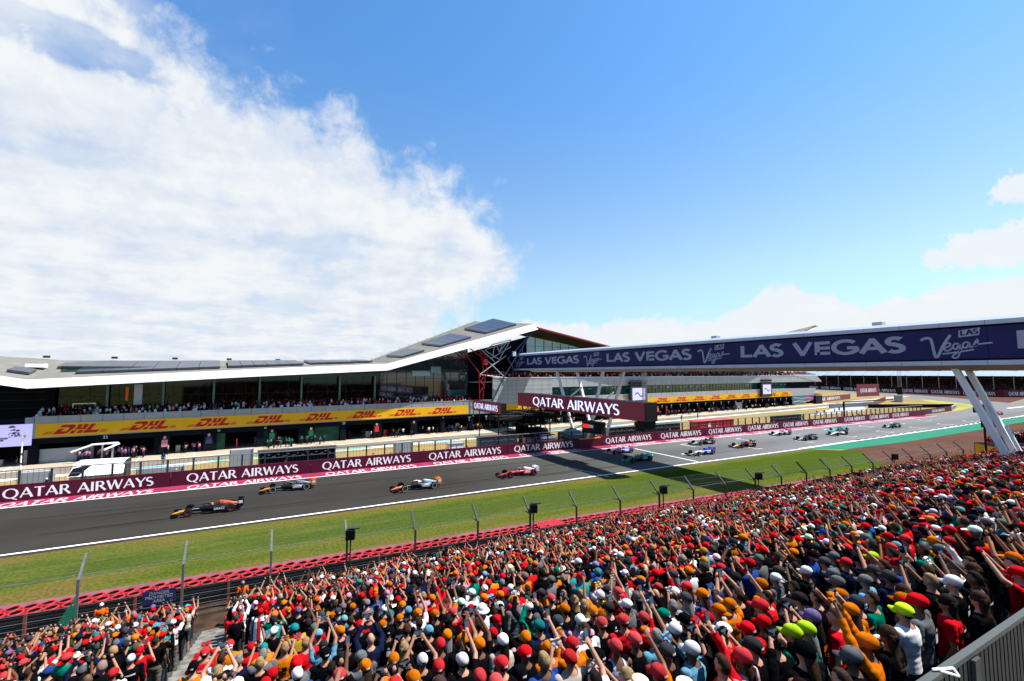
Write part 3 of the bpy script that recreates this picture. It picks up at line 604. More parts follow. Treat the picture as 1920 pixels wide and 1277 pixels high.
for k in range(16):
    x = rr_.uniform(-3.2, 1.6); y = rr_.uniform(69.8, 77.5); z = rr_.choice((.05, 2.43, 2.43, 4.63)); MB().box(x, x+rr_.uniform(.5, 1.3), y, y+rr_.uniform(.4, 1.0), z, z+rr_.uniform(.5, 1.6)).build('equipment_cabinet', M[rr_.choice(('dark', 'black', 'black', 'dsteel'))], ga)
for x, y, z in ((-.3, 71, 2.5), (-.3, 73, 2.5), (-.3, 75.4, 2.5), (-.3, 72.2, 4.7), (-.3, 76.4, 4.7), (.4, 70.6, 4.7)):
    MB().box(x, x+.8, y, y+.9, z, z+1.0).build('equipment_cabinet', M['dark'], ga)
MB().box(-.1, 2.0, 44.5, 46.1, 5.9, 7.1).build('camera_box', M['black'], ga)
sg = MB().box(-.1, 1.6, 54.2, 57.8, 4.4, 6.1).build('light_box', M['black'], ga)
MB().box(-.14, -.11, 56.1, 57.5, 5.15, 5.72).build('red_light', M['redlight'], sg); MB().box(-.14, -.11, 55.0, 56.0, 5.25, 5.70).build('pale_light', M['white'], sg)
g2 = empty('pit_sign', (34, 0, 0), 0, 'small burgundy airline sign left of the big start gantry screen', 'sign')
bx = MB().box(0, .9, 67.9, 80.2, 6.55, 8.42).build('sign_box', M['black'], g2)
MB().box(-.05, -.003, 67.95, 80.15, 6.6, 8.38).build('face', M['burgdark'], bx)
t = MB(); write(t, GQ, 'QATAR AIRWAYS', lambda u, v, d: (-.056-d, 79.3-u, 6.98+v), 10.0, 1.0); t.build('lettering', M['ledtext'], bx)
m = MB(); m.tube((.45, 70, 0), (.45, 70, 6.5), .10); m.tube((.45, 78, 0), (.45, 78, 6.5), .10); m.tube((.45, 70, 6.3), (9, 70.5, 7.2), .07); m.tube((.45, 70, 5.6), (9, 70.5, 6.4), .07); m.build('support_frame', M['black'], g2)

# ================================================================= PIT BUILDING (local x along the facade, y away from the track)
pb = empty('pit_building', (BP.x, BP.y, 0), R(5.33), 'long pit building with white edged wing roof, yellow banners and dark garages', 'building')
def part(name, m, mb, par=None): return mb.build(name, m, par or pb)
# garages and ground floor
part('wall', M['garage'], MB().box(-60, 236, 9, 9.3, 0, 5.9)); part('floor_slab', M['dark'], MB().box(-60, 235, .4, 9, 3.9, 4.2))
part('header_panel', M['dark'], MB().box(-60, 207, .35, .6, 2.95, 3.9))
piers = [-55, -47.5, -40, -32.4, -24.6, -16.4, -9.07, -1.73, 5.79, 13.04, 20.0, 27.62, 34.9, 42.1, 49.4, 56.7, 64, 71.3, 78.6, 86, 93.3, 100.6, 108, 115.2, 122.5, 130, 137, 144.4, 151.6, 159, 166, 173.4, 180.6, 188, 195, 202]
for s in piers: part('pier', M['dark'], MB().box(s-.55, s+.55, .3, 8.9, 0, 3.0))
# team coloured screens and garage fittings
for s0, s1, m, z in ((-17.5, -9.8, 'clad', 2.1), (5.9, 7.6, 'screengreen', 2.9), (13.2, 14.4, 'screengreen', 2.9), (20.3, 27.0, 'screengreen', 2.9), (34, 34.8, 'clad', 1.6), (71.6, 72.2, 'orange', 2.9), (121, 121.7, 'orange', 2.9), (128, 128.8, 'orange', 2.9), (152, 158, 'navy', 1.0), (166, 172, 'clad', 2.6), (50.2, 56, 'navy', .95), (-33, -31, 'redpaint', 1.3)):
    part('garage_screen', M[m], MB().box(s0, s1, 1.0, 1.12, 0.05, z))
def bill(s, m1, m2, z=2.6):                   # tall portrait banners beside the garages
    b = MB().box(s-.75, s+.75, .10, .16, .35, z+.5, 0); b.box(s-.42, s+.42, .07, .10, z-1.3, z-.15, 1); b.loft([[(s+.22*math.cos(a), y, z+.22+.27*math.sin(a)) for a in [2*PI*k/10 for k in range(10)]] for y in (.09, .06)], 2); return b.build('portrait_banner', [M['dark'], m1, m2], pb)
skinm = mat('portrait_skin', (.42, .25, .18), .6)
for s, c in ((-.9, 'pinkshirt'), (5.2, 'navy'), (14.9, 'green'), (21.6, 'green'), (34.3, 'redpaint'), (42.4, 'dark'), (122.9, 'orange')):
    bill(s, M.get(c) or mat('pink_team_shirt', (.45, .20, .26), .7), skinm)
for txt, s in (('25', -8.4), ('20', 27.7), ('17', 49.4), ('16', 57.1), ('23', 6.6), ('22', 13.8)):
    fonttext(txt, .62 if txt in ('25', '20') else .42, 'garage_number', M['wtext'], pb, facing(s, .335, 3.42))
for k in range(70):
    s = -30+k*3.3+rng.uniform(-1, 1); w = rng.uniform(.2, .9); z = rng.uniform(.5, 1.9); q = MB().box(s, s+w, 1.6, 2.3, .05, z)
    part('garage_equipment', M[('dark', 'steel', 'black', 'clad', 'redpaint', 'navy', 'green', 'black')[k % 8]], q)
for k in range(34):
    s = 56+k*4.6; q = MB(); q.tube((s, .2, 2.3), (s, .2, 3.3), .09, n=6); q.box(s-.25, s+.25, .1, .3, 3.0, 3.3); part('light_fitting', M['clad'], q)
# parapets and banners
part('balcony_parapet', M['silver'], MB().box(-16.6, 62, 0, .35, 3.86, 7.0)); part('balcony_floor', M['concrete'], MB().box(-60, 62, .36, 12, 5.6, 5.9))
part('balcony_parapet', M['dark'], MB().box(-60, -17.4, 0, .35, 3.0, 6.9)); part('corner_panel', M['silver'], MB().box(-17.38, -16.62, -.03, .3, 3.2, 6.95))
j = MB()
for s in np.arange(-16.4, 62, 2.53): j.box(s-.025, s+.025, -.015, -.002, 6.02, 7.0)
part('panel_joint', M['dark'], j)
part('rail_cap', M['clad'], MB().box(-16.6, 62, -.06, .42, 7.003, 7.07))
yb = part('banner', M['yellow'], MB().box(-16.2, 55.6, -.09, -.03, 4.02, 5.98))
t = MB()
for s in [-15.5+8.68*k for k in range(8)]: dhl(t, lambda u, v, d: (s+u, -.093-d, 4.33+v), 6.85, 1.34)
part('lettering', M['red'], t, yb)
yb = part('banner', M['yellow'], MB().box(64, 207, -.09, -.03, 3.98, 5.92))
t = MB()
for s in [73.2, 82.8, 92.4, 102.0]+[121.4+9.6*k for k in range(9)]: dhl(t, lambda u, v, d: (s-.6+u, -.093-d, 4.27+v), 7.6, 1.34)
part('lettering', M['red'], t, yb)
# balcony glazing, mullions, columns (left wing)
part('window', M['glazing'], MB().box(-14.8, 36, 4.0, 4.04, 6.0, 14.6)); part('window', M['glassdark'], MB().add([(36, 4.0, 6), (57.5, 4.0, 6), (57.5, 4.0, 20.6), (36, 4.0, 14.4), (36, 4.04, 6), (57.5, 4.04, 6), (57.5, 4.04, 20.6), (36, 4.04, 14.4)], [(3, 2, 1, 0), (4, 5, 6, 7), (0, 1, 5, 4), (1, 2, 6, 5), (2, 3, 7, 6), (3, 0, 4, 7)][::-1]))
f = MB()
for s in np.arange(-14.8, 36, 3.63): f.box(s-.025, s+.025, 3.94, 3.99, 6, 12.9)
for s in np.arange(37.5, 57.6, 2.2): f.box(s-.04, s+.04, 3.9, 3.99, 6, 14.0+(s-36)*.285)
for z in (9.7, 12.4): f.box(-14.8, 36, 3.92, 3.985, z-.04, z+.04)
for z in (9.0, 12.2, 15.0): f.box(36+max(0, (z-14)*3.4), 57.5, 3.92, 3.985, z-.04, z+.04)
part('window_frame', M['dsteel'], f)
for s in [-8.9+7.25*k for k in range(7)]: part('column', mat('teal_column', (.10, .20, .18), .5) if s < -8 else bpy.data.materials['teal_column'], MB().box(s-.16, s+.16, 3.0, 3.4, 5.9, 12.9))
part('glass_panel', M['glassteal'], MB().box(43.2, 47.5, 3.82, 3.88, 12.9, 14.0).box(47.8, 50.3, 3.82, 3.88, 13.6, 15.0)); part('glass_panel', M['glassgreen'], MB().box(37, 44, 3.80, 3.86, 6.4, 8.4).box(52, 57, 3.80, 3.86, 6.4, 9.5))
part('interior_wall', M['dark'], MB().box(-60, 57.6, 12.1, 12.4, 5.9, 14.4)); part('interior_ceiling', M['dark'], MB().box(-15, 36, 4.06, 12, 13.0, 13.1))
part('wall', M['dark'], MB().add([(s, y, z) for y in (4.3, 4.8) for s, z in ((57.6, 5.9), (75.5, 5.9), (75.5, 23.2), (57.6, 18.5))], [(3, 2, 1, 0), (4, 5, 6, 7), (1, 2, 6, 5), (2, 3, 7, 6), (3, 0, 4, 7)])); part('wall', M['dark'], MB().box(-60, -15, 3.0, 3.4, 5.9, 12.0))
ts = MB()
for z in (8.2, 9.4, 10.6): ts.box(-22+(z-8)*.3, -16, 2.2, 2.3, z, z+.05)
part('balcony_rail', M['dsteel'], ts)
part('door_frame', M['white'], MB().box(-12.9, -12.75, 2.6, 2.7, 6, 8.6).box(-10.3, -10.15, 2.6, 2.7, 6, 8.6).box(-12.9, -10.15, 2.6, 2.7, 8.6, 8.75)); part('hanging_banner', M['trim'], MB().box(-5.6, -4.5, 3.6, 3.65, 8.2, 11.6)); part('hanging_banner', M['orange'], MB().box(-6.7, -6.3, 3.6, 3.65, 8.9, 11.2))
# screen at the left end
sc = part('screen', M['screen'], MB().box(-60, -16.5, -.42, -.12, 2.95, 6.05))
mk = MB()
rs_ = random.Random(2)
for a, b, z0, z1 in [(-18.9, -18.2, 5.62, 5.80), (-18.75, -18.35, 5.82, 5.92), (-60, -16.6, 4.28, 4.30), (-19.9, -18.9, 4.02, 4.20), (-19.9, -19.3, 3.75, 3.95), (-21, -20.1, 4.4, 5.2)]+[(q, q+rs_.uniform(.08, .35), w, w+rs_.uniform(.06, .16)) for q, w in ((rs_.uniform(-18.9, -17.9), rs_.uniform(4.25, 5.35)) for _ in range(26))]: mk.box(a, b, -.44, -.425, z0, z1)
part('screen_marks', M['dsteel'], mk, sc)
# right wing: cladding bands, glazing, terrace
part('cladding', M['clad'], MB().box(62.3, 80.6, -.02, .3, 5.94, 12.3).box(80.6, 229, -.02, .3, 9.75, 12.3).box(80.6, 207, -.02, .3, 5.94, 7.15))
jj = MB()
for s in np.arange(64, 80.6, 2.6): jj.box(s-.02, s+.02, -.035, -.022, 5.96, 12.3)
for z in (7.1, 8.2, 9.3, 10.4, 11.5): jj.box(62.3, 80.6, -.035, -.022, z-.015, z+.015)
for s in np.arange(83, 229, 2.6): jj.box(s-.02, s+.02, -.035, -.022, 9.75, 12.3)
for s in np.arange(83, 207, 2.6): jj.box(s-.02, s+.02, -.035, -.022, 5.96, 7.15)
part('panel_joint', M['dsteel'], jj); part('rail_cap', M['white'], MB().box(62.3, 235, -.12, .4, 12.303, 12.42))
part('window', M['glassgreen'], MB().box(80.6, 205, 1.0, 1.06, 7.15, 9.75)); gj = MB()
for s in np.arange(80.6, 205, 1.7): gj.box(s-.05, s+.05, .9, .99, 7.15, 9.75)
gj.box(80.6, 205, .9, .995, 8.6, 8.66)
part('window_frame', M['dsteel'], gj)
rf = MB()
for k in range(40): s = 82+k*3.1; rf.box(s, s+rng.uniform(.6, 2.2), .93, .99, 8.9+rng.uniform(-.3, .2), 9.12+rng.uniform(-.3, .2))
part('window_blind', M['glassteal'], rf)
part('wall', M['dark'], MB().box(205, 226, 1.2, 1.5, 5.9, 9.75)); part('cladding', M['clad'], MB().add([(207.1, -.05, 3.9), (226.5, -.05, 3.9), (229, -.05, 6.9), (207.1, -.05, 7.1), (207.1, .3, 3.9), (226.5, .3, 3.9), (229, .3, 6.9), (207.1, .3, 7.1)], [(3, 2, 1, 0), (4, 5, 6, 7), (0, 1, 5, 4), (1, 2, 6, 5), (2, 3, 7, 6), (3, 0, 4, 7)]))
part('wall', M['clad'], MB().add([(x, y, z) for y in (-.1, 14) for x, z in ((208, 13.0), (229, 13.0), (235, 9.7), (229, 9.7), (212, 12.2))], [(0, 1, 2, 3, 4), (9, 8, 7, 6, 5), (1, 6, 7, 2), (2, 7, 8, 3)]))
es = part('end_screen', mat('dark_teal_screen', (.02, .07, .09), .3, emit=.3), MB().box(207.3, 219, -.2, -.1, .6, 3.85)); part('screen_panel', mat('plum_screen', (.12, .03, .10), .3, emit=.3), MB().box(219, 228, -.2, -.1, 1.6, 3.85), es)
sw = MB()
for p in (((208.5, 3.2), (212, 3.0), (216, 2.6), (220, 2.9)), ((208.3, 1.4), (213, 1.8), (218, 1.2), (223, 1.6)), ((220, 3.0), (224, 2.5), (227.5, 2.7))):
    for (a, z), (b, w) in zip(p, p[1:]): sw.bar((a, -.23, z), (b, -.23, w), .03, .12)
part('screen_marks', M['white'], sw, es); part('kerb_board', M['yellow'], MB().box(209, 226, -.3, -.2, .15, .4))
part('wall', M['black'], MB().box(226, 232, -1.2, 6, 0, 3.6)); part('wall', M['dark'], MB().box(207, 230, 6, 6.3, 0, 4))
part('terrace_floor', M['concrete'], MB().box(57.6, 232, .5, 14, 11.2, 11.4)); part('back_window', M['glassteal'], MB().box(130, 200, 9.5, 9.6, 11.4, 15.5)); part('back_board', mat('pale_blue_board', (.35, .42, .62), .6), MB().box(176, 215, 9.2, 9.3, 12.6, 14.6))
bw = MB()
for s in np.arange(130, 200, 1.8): bw.box(s-.04, s+.04, 9.42, 9.49, 11.4, 15.5)
part('window_frame', M['steel'], bw); part('wall', M['dark'], MB().box(88, 130, 9.4, 9.8, 11.4, 15.5))
# video screens hung on the right wing
for s in (113.3, 186.4):
    v = part('video_screen', M['dsteel'], MB().box(s-3.7, s+3.7, -.9, -.2, 4.3, 10.0)); part('screen_face', M['screen'], MB().box(s-2.9, s+2.9, -.93, -.905, 5.35, 9.0), v)
    mk = MB()
    for k in range(9): a = .7*k; mk.bar((s-1.8+k*.4, -.95, 7.0+.6*math.sin(a)), (s-1.4+k*.4, -.95, 7.0+.6*math.sin(a+.7)), .02, .3)
    part('screen_marks', M['dsteel'], mk, v); hb = MB()
    for z in (10.2, 11.2): hb.box(s-4, s+3.4, -1.1, -.7, z, z+.12)
    for k in range(10): hb.tube((s-4+k*.8, -.9, 10.2), (s-3.2+k*.8, -.9, 11.2), .05, n=4)
    hb.box(s-4, s+3.4, -1.1, -.5, 10.3, 10.9); part('lamp_bar', M['black'], hb, v)
# ---- roof
FT = [(-60, 21.5), (-17.1, 12.54), (11.8, 14.22), (35.7, 15.44), (73.7, 26.1)]; FB = [(-60, 20.3), (-16.8, 11.28), (11.8, 12.89), (35.5, 14.05), (74.2, 24.61)]; BK = [(-60, 19), (-17.1, 15.8), (13, 16.15), (37.2, 16.5), (66.6, 28.1)]
roof = MB()
for (a, b), (c, d) in zip(zip(FT, FT[1:]), zip(BK, BK[1:])):
    G_ = 8; bi = lambda u, v: tuple((1-v)*((1-u)*p+u*q)+v*((1-u)*r+u*w) for p, q, r, w in zip((a[0], -1.78, a[1]), (b[0], -1.78, b[1]), (c[0], 18, c[1]), (d[0], 18, d[1])))
    for i in range(G_):
        for j in range(G_): roof.quad(bi(i/G_, j/G_), bi((i+1)/G_, j/G_), bi((i+1)/G_, (j+1)/G_), bi(i/G_, (j+1)/G_))
    roof.quad((c[0], 18, c[1]), (d[0], 18, d[1]), (d[0], 18.01, d[1]-1.2), (c[0], 18.01, c[1]-1.2))
rfo = part('roof', M['roof'], roof)
fa = MB()
for (a, b), (c, d) in zip(zip(FT, FT[1:]), zip(FB, FB[1:])):
    fa.quad((c[0], -2.6, c[1]), (d[0], -2.6, d[1]), (b[0], -1.8, b[1]), (a[0], -1.8, a[1]))
    fa.quad((a[0], -1.8, a[1]), (b[0], -1.8, b[1]), (b[0], -1.3, b[1]+.01), (a[0], -1.3, a[1]+.01))
fa.quad((74.2, -2.6, 24.61), (73.9, 0, 24.7), (73.6, 0, 26.1), (73.7, -1.8, 26.1))
part('fascia', M['fascia'], fa)
so_ = MB()
for c, d in zip(FB, FB[1:]): so_.quad((c[0], -2.58, c[1]-.01), (c[0], -.6, c[1]-.12), (d[0], -.6, d[1]-.12), (d[0], -2.58, d[1]-.01))
part('soffit_edge', M['maroon'], so_)
sf = MB()
for c, d in zip(FB, FB[1:]): sf.quad((c[0], -.6, c[1]-.13), (c[0], 17.9, c[1]+1.5), (d[0], 17.9, d[1]+1.5), (d[0], -.6, d[1]-.13))
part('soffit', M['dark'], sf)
# roof fall to the right of the peak, then the second peak at the far end
F2 = [(73.9, 24.9), (98.2, 21.1), (112, 18.9), (128, 17.6), (176, 18.5), (226, 34.2)]; B2 = [(66.6, 27.9), (98, 22.6), (112, 20), (128, 18.6), (176, 19.6), (206, 27.0)]
r2 = MB(); s2_ = MB(); e2 = MB()
for (a, b), (c, d) in zip(zip(F2, F2[1:]), zip(B2, B2[1:])):
    r2.quad((a[0], -2.4, a[1]+.35), (b[0], -2.4, b[1]+.35), (d[0], 18, d[1]+.3), (c[0], 18, c[1]+.3)); s2_.quad((c[0], 17.9, c[1]-.3), (d[0], 17.9, d[1]-.3), (b[0], -2.0, b[1]-.05), (a[0], -2.0, a[1]-.05))
    e2.quad((a[0], -2.45, a[1]), (b[0], -2.45, b[1]), (b[0], -2.4, b[1]+.36), (a[0], -2.4, a[1]+.36))
    e2.quad((a[0], -2.45, a[1]-.01), (a[0], -1.6, a[1]-.12), (b[0], -1.6, b[1]-.12), (b[0], -2.45, b[1]-.01))
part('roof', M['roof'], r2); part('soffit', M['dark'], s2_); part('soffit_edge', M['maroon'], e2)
part('fascia', M['clad'], MB().add([(226, -2.5, 34.3), (228.6, -2.5, 34.2), (212, 18, 26.0), (206, 18, 27.2)], [(0, 1, 2, 3)]))
part('window', M['glassteal'], MB().add([(74.4, 3.0, 18.2), (97, 3.0, 18.2), (97, 3.0, 20.0), (88, 3.0, 21.6), (74.4, 3.0, 23.3)], [(0, 1, 2, 3, 4)]))
gf = MB()
for s in np.arange(74.4, 97, 2.9): gf.box(s-.05, s+.05, 2.88, 2.97, 18.2, 23.3-(s-74.4)*.15)
gf.box(74.4, 95, 2.9, 2.98, 20.6, 20.68); part('window_frame', M['dsteel'], gf); part('wall', M['dark'], MB().box(75.6, 100, 4.2, 4.6, 11.4, 18.2))
# solar arrays on the roof
def onroof(s, n, lift=.12):
    v = (n+1.8)/19.8
    for (a, b), (c, d) in zip(zip(FT, FT[1:]), zip(BK, BK[1:])):
        l = a[0]+(c[0]-a[0])*v; r = b[0]+(d[0]-b[0])*v
        if s <= r or b is FT[-1]: break
    u = (s-l)/(r-l); return (s, n, (1-v)*((1-u)*a[1]+u*b[1])+v*((1-u)*c[1]+u*d[1])+lift)
for s0, s1, n0_, n1_, nx in ((-16, -13.5, 7.5, 12, 1), (-14.5, -7.6, 6.5, 12.8, 2), (-20, -17.6, 1.2, 4.5, 1), (-12.6, 6.4, 1.3, 13.6, 6), (7.6, 20.2, 1.8, 13.2, 6), (21.8, 31.0, 3.8, 13.2, 5), (43.6-12, 34.6, 5.0, 13, 2), (40.0, 45.0, 1.0, 12.6, 4), (49.0, 57.0, 1.2, 13.0, 4), (61.2, 70.2, 1.4, 13.2, 5)):
    dn = n1_-n0_; sh = .42*dn if s0 < 35 else -.12*dn
    w = (s1-s0)/nx; a = MB()
    for k in range(nx):
        p = [onroof(s0+w*k+.04, n0_), onroof(s0+w*(k+1)-.04, n0_), onroof(s0+w*(k+1)-.04, n1_), onroof(s0+w*k+.04, n1_)]
        a.add([(x, y, z+.35) for x, y, z in p]+[(x, y, z) for x, y, z in p], [(0, 1, 2, 3), (4, 7, 6, 5), (0, 4, 5, 1), (1, 5, 6, 2), (2, 6, 7, 3), (3, 7, 4, 0)])
    part('solar_array', M['solar'], a, rfo)
rb = MB()
for s in list(np.arange(-20, 35, 9.2)): rb.box(s, s+.9, 17.6, 17.9, 16.2, 16.6)
for k in range(12): s = 38+k*2.4; z = 16.6+(s-37.2)*.395; rb.tube((s, 17.9, z), (s, 17.9, z+.35), .05, n=4)
part('roof_vent', M['dsteel'], rb, rfo); part('roof_hatch', M['white'], MB().box(-19.4, -17.2, 6.4, 8.2, 14.4, 15.0), rfo)
# red, white and blue steelwork by the recess
def truss(name, m, segs, r=.13, n_=-1.0):
    t = MB()
    for a, b, c, d in segs: t.tube((a, n_, b), (c, n_, d), r, n=6)
    part(name, m, t)
truss('steel_truss', M['clad'], [(59.5, 18.9, 63.5, 16.81), (59.5, 18.9, 61.7, 20.4), (61.7, 20.4, 66.9, 21.75), (63.5, 16.81, 66.9, 21.75), (61.0, 16.9, 66.9, 20.0), (58.2, 13.19, 65.5, 17.76), (60.0, 16.6, 65.2, 12.4), (58.2, 13.1, 64.5, 12.4), (58.2, 19.25, 62.2, 16.27), (62.9, 19.91, 63.5, 18.63), (62.1, 19.89, 61.7, 17.55), (60.6, 19.4, 65.8, 20.9), (64.4, 20.5, 63.5, 18.6), (65.6, 20.9, 63.5, 18.6)], .12)
truss('steel_truss', M['trussred'], [(53.9, 18.4, 58.2, 13.3), (55.5, 19.2, 59.6, 16.7), (58.2, 18.9, 59.3, 12.9), (59.3, 18.8, 60.2, 13.1), (57.9, 13.2, 58.1, 7.0), (59.6, 12.9, 58.9, 7.1), (58.0, 13.2, 60.2, 12.9), (57.4, 19.0, 60.3, 17.2), (58.0, 11, 59.2, 12.6), (58.1, 8.8, 59.3, 10.6), (59.3, 10.6, 58.1, 11.6), (50.5, 16.9, 56, 17.6), (53.9, 18.4, 51.8, 15.9)], .12)
part('access_panel', M['redpaint'], MB().box(59.1, 60.2, -1.2, -.8, 15.5, 16.8))
truss('steel_truss', M['navy'], [(73.0, 23.6, 64.9, 12.6), (64.9, 12.6, 61.7, 6.8), (73.4, 23.9, 66, 17.0), (70.5, 20, 69.5, 14), (66, 17, 68.5, 13.2)], .15)
part('flood_lamp', M['trim'], MB().box(67.3, 68.2, -1.4, -1.0, 17.7, 18.9))

# ================================================================= PIT LANE FURNITURE
def W2(s, n, z=0): x, y = bl(s, n); return (x, y, z)
def pit_stand(name, x0, x1, y0, y1, label, m, dark):
    t = empty(name, (x0, y0, 0), 0, label, 'pit stand'); w = x1-x0; d = y1-y0
    MB().box(0, w, 0, d, 0, 1.22).build('base', M['clad'], t)
    MB().add([(0, -.75, 1.224), (w, -.75, 1.224), (w+.12, .15, 2.62), (.45, .15, 2.68), (0, d, 1.224), (w, d, 1.224), (w+.12, d, 2.7), (.45, d, 2.75)], [(0, 1, 2, 3), (5, 4, 7, 6), (3, 2, 6, 7), (1, 5, 6, 2), (4, 0, 3, 7), (4, 5, 1, 0)]).build('body', m, t)
    MB().add([(.06, -.735, 1.30), (1.0, -.735, 1.30), (2.0, -.045, 2.35), (.42, -.045, 2.35)], [(0, 1, 2, 3)]).build('window', dark, t)
    q = MB()
    for x in (1.25, 2.5, 3.75): q.box(x-.015, x+.015, -.012, -.003, .05, 1.2)
    q.box(w+.13, w+.25, -.2, d, 0, 2.75); q.build('panel_joint', M['dsteel'], t); return t
pit_stand('pit_perch', -20.9, -15.8, 73.4, 75.4, 'white roofed team pit stand with dark wedge window behind the pit wall fence', M['white'], M['dark'])
g = empty('overhead_boom', (-26.0, 91.3, 0), 0, 'white folding pit stop booms on a frame over the crew dressed in pink', 'pit boom')
MB().bar((0, 0, 1.75), (2.3, .2, 2.62), .30, .24).bar((2.2, .2, 2.66), (5.3, .5, 2.72), .34, .22).build('boom', M['white'], g); MB().bar((3.9, -.5, 1.85), (5.6, .1, 2.66), .30, .22).build('boom', M['white'], g)
MB().box(3.3, 3.45, .8, .95, 0, 2.55).box(4.5, 4.7, .8, 1.0, 0, 2.55).build('leg', M['clad'], g)
for x0, x1, y0, z1, m, lb, nm, ct in ((-14.0, -9.2, 70.2, 1.9, 'clad', 'pale plastic crowd board leaning by the pit wall fence', 'board', 'board'), (-24.6, -21.8, 71.5, 2.3, 'clad', 'pale grey screen panel left of the white pit stand', 'screen_panel', 'screen'),
                               (-4.6, -1.8, 72.5, 3.1, 'clad', 'pale grey screen left of the dark board behind the fence', 'screen_panel', 'screen'), (-1.2, 8.6, 70.6, 2.9, 'dark', 'long dark team board with small white lettering behind the fence', 'team_board', 'board'),
                               (17.4, 20.3, 72, 2.6, 'clad', 'pale panel standing between two fence posts on dry grass', 'screen_panel', 'screen'), (59, 67, 71, 2.6, 'dsteel', 'dark grey covered pit stand right of the gantry', 'pit_perch', 'pit stand'),
                               (67.5, 79, 71, 2.7, 'dsteel', 'dark pit stand with rows of white lettering left of the red cabin', 'pit_perch', 'pit stand'), (112, 124, 71, 2.6, 'dsteel', 'dark slatted pit stand far along the pit wall', 'pit_perch', 'pit stand'), (31, 38.4, 70.5, 2.7, 'tent', 'grey pit stand with light rails beside two white cabinets', 'pit_perch', 'pit stand')):
    t = empty(nm, (x0, y0, 0), 0, lb, ct); w = x1-x0
    MB().box(0, w, 0, .9, .35, z1).build('body', M[m], t); q = MB()
    for x in (.1, w-.1): q.box(x-.05, x+.05, -.08, -.003, 0, z1+.1)
    q.build('post', M['steel'], t)
    if w > 7:
        q = MB()
        for k in range(int(w*1.6)): q.box(.5+k*.6, .5+k*.6+rng.uniform(.2, .5), -.03, -.004, z1-.8+.25*(k % 2), z1-.66+.25*(k % 2))
        q.build('lettering', M['clad'], t); MB().box(-.1, w+.1, -.3, 1.2, z1+.003, z1+.09).build('roof', M['dsteel'], t)
for x, y, lb in ((40.6, 71.3, 'white square cabinet beside the start gantry tower'), (37.0-11, 70.8, 'grey white equipment box on the dry grass')): 
    t = empty('equipment_cabinet', (x, y, 0), 0, lb, 'cabinet'); MB().box(0, 2.5, 0, 1.6, .1, 1.9).build('body', M['white'], t); MB().box(-.08, 2.58, -.08, 1.68, 1.903, 2.0).build('lid', M['clad'], t); MB().box(1.22, 1.28, -.02, -.004, .2, 1.8).build('door_gap', M['dsteel'], t)
t = empty('cabin', (86.5, 72.6, 0), 0, 'red marshal cabin with flat roof behind the pit wall fence', 'cabin')
MB().box(0, 12.5, 0, 2.4, 0, 2.35).build('body', M['redpaint'], t); MB().box(-.2, 12.7, -.2, 2.6, 2.353, 2.5).build('roof', M['redpaint'], t); MB().box(3.4, 4.2, -.03, -.004, .9, 1.9).build('sign', M['white'], t); q = MB()
for x in (2.5, 5, 7.5, 10): q.box(x-.03, x+.03, -.03, -.004, 0, 2.35)
q.build('panel_joint', M['dark'], t)
for x, y, z, lb in ((43.5, 71.0, 2.9, 'dark navy gazebo at the foot of the gantry tower'), (51, 72.0, 3.1, 'dark grey gazebo right of the gantry tower'), (58.5, 74, 3.1, 'grey peaked tent beside the white bridge legs')):
    t = empty('gazebo', (x, y, 0), 0, lb, 'tent'); q = MB(); q.add([(-2, -2, z-1), (2, -2, z-1), (2, 2, z-1), (-2, 2, z-1), (0, 0, z+.1)], [(0, 1, 4), (1, 2, 4), (2, 3, 4), (3, 0, 4)]); q.build('canopy', M['tent'] if x > 45 else M['navy'], t)
    q = MB().box(-1.95, 1.95, -1.95, -1.90, 0, z-1.05).box(-1.95, 1.95, 1.9, 1.95, 0, z-1.05); q.build('side_panel', M['tent'], t)
def lattice(name, x, y, h, w, label, m):
    t = empty(name, (x, y, 0), R(20), label, 'mast'); q = MB(); c4 = [(-w/2, -w/2), (w/2, -w/2), (w/2, w/2), (-w/2, w/2)]
    for a, b in c4: q.tube((a, b, 0), (a, b, h), .05, n=5)
    q.build('upright', m, t); q = MB(); z = 0; k = 0
    while z < h-.8:
        for i in range(4):
            a = c4[i]; b = c4[(i+1) % 4]; q.tube((a[0], a[1], z), (b[0], b[1], z+.8), .03, n=4); q.tube((b[0], b[1], z), (a[0], a[1], z+.8), .03, n=4)
        z += .8
    q.build('lattice', m, t); return t
lattice('truss_mast', 73.2, 75.5, 14.0, .7, 'slender silver truss mast rising to the bridge in front of the small video screen', M['steel'])
t = lattice('truss_mast', 269, 107, 14.6, 1.3, 'tall silver truss mast on the far infield beside black speakers', M['steel'])
MB().box(-4.2, -1.2, -1, 1, 0, 7).build('speaker_tower', M['black'], t); MB().box(-12, -4, -1, 2, 0, 3.2).build('platform', M['steel'], t)
t = empty('camera_mast', (-27.6, 80.5, 0), 0, 'slim white camera mast in front of the left end screen', 'mast')
MB().tube((0, 0, 0), (0, 0, 5.6), .09, .06, n=8).build('pole', M['white'], t); q = MB().box(-.35, .35, -.05, .05, 5.5, 5.6); q.tube((.3, 0, 5.3), (.3, 0, 5.7), .16, n=10); q.build('camera', M['clad'], t)
q = MB()
for z in (.8, 2, 3.2): q.box(-.13, .13, -.13, .13, z, z+.2)
q.build('clamp', M['dsteel'], t)
for x, y, lb in ((151, 74, 'thin dark goal-shaped post with crossbar near the pit exit'),):
    t = empty('post_frame', (x, y, 0), 0, lb, 'frame'); MB().box(-.2, .2, -.2, .2, 0, 5.0).build('post', M['black'], t); MB().box(-.2, 30, -.12, .12, 4.7, 5.0).build('crossbar', M['dsteel'], t)
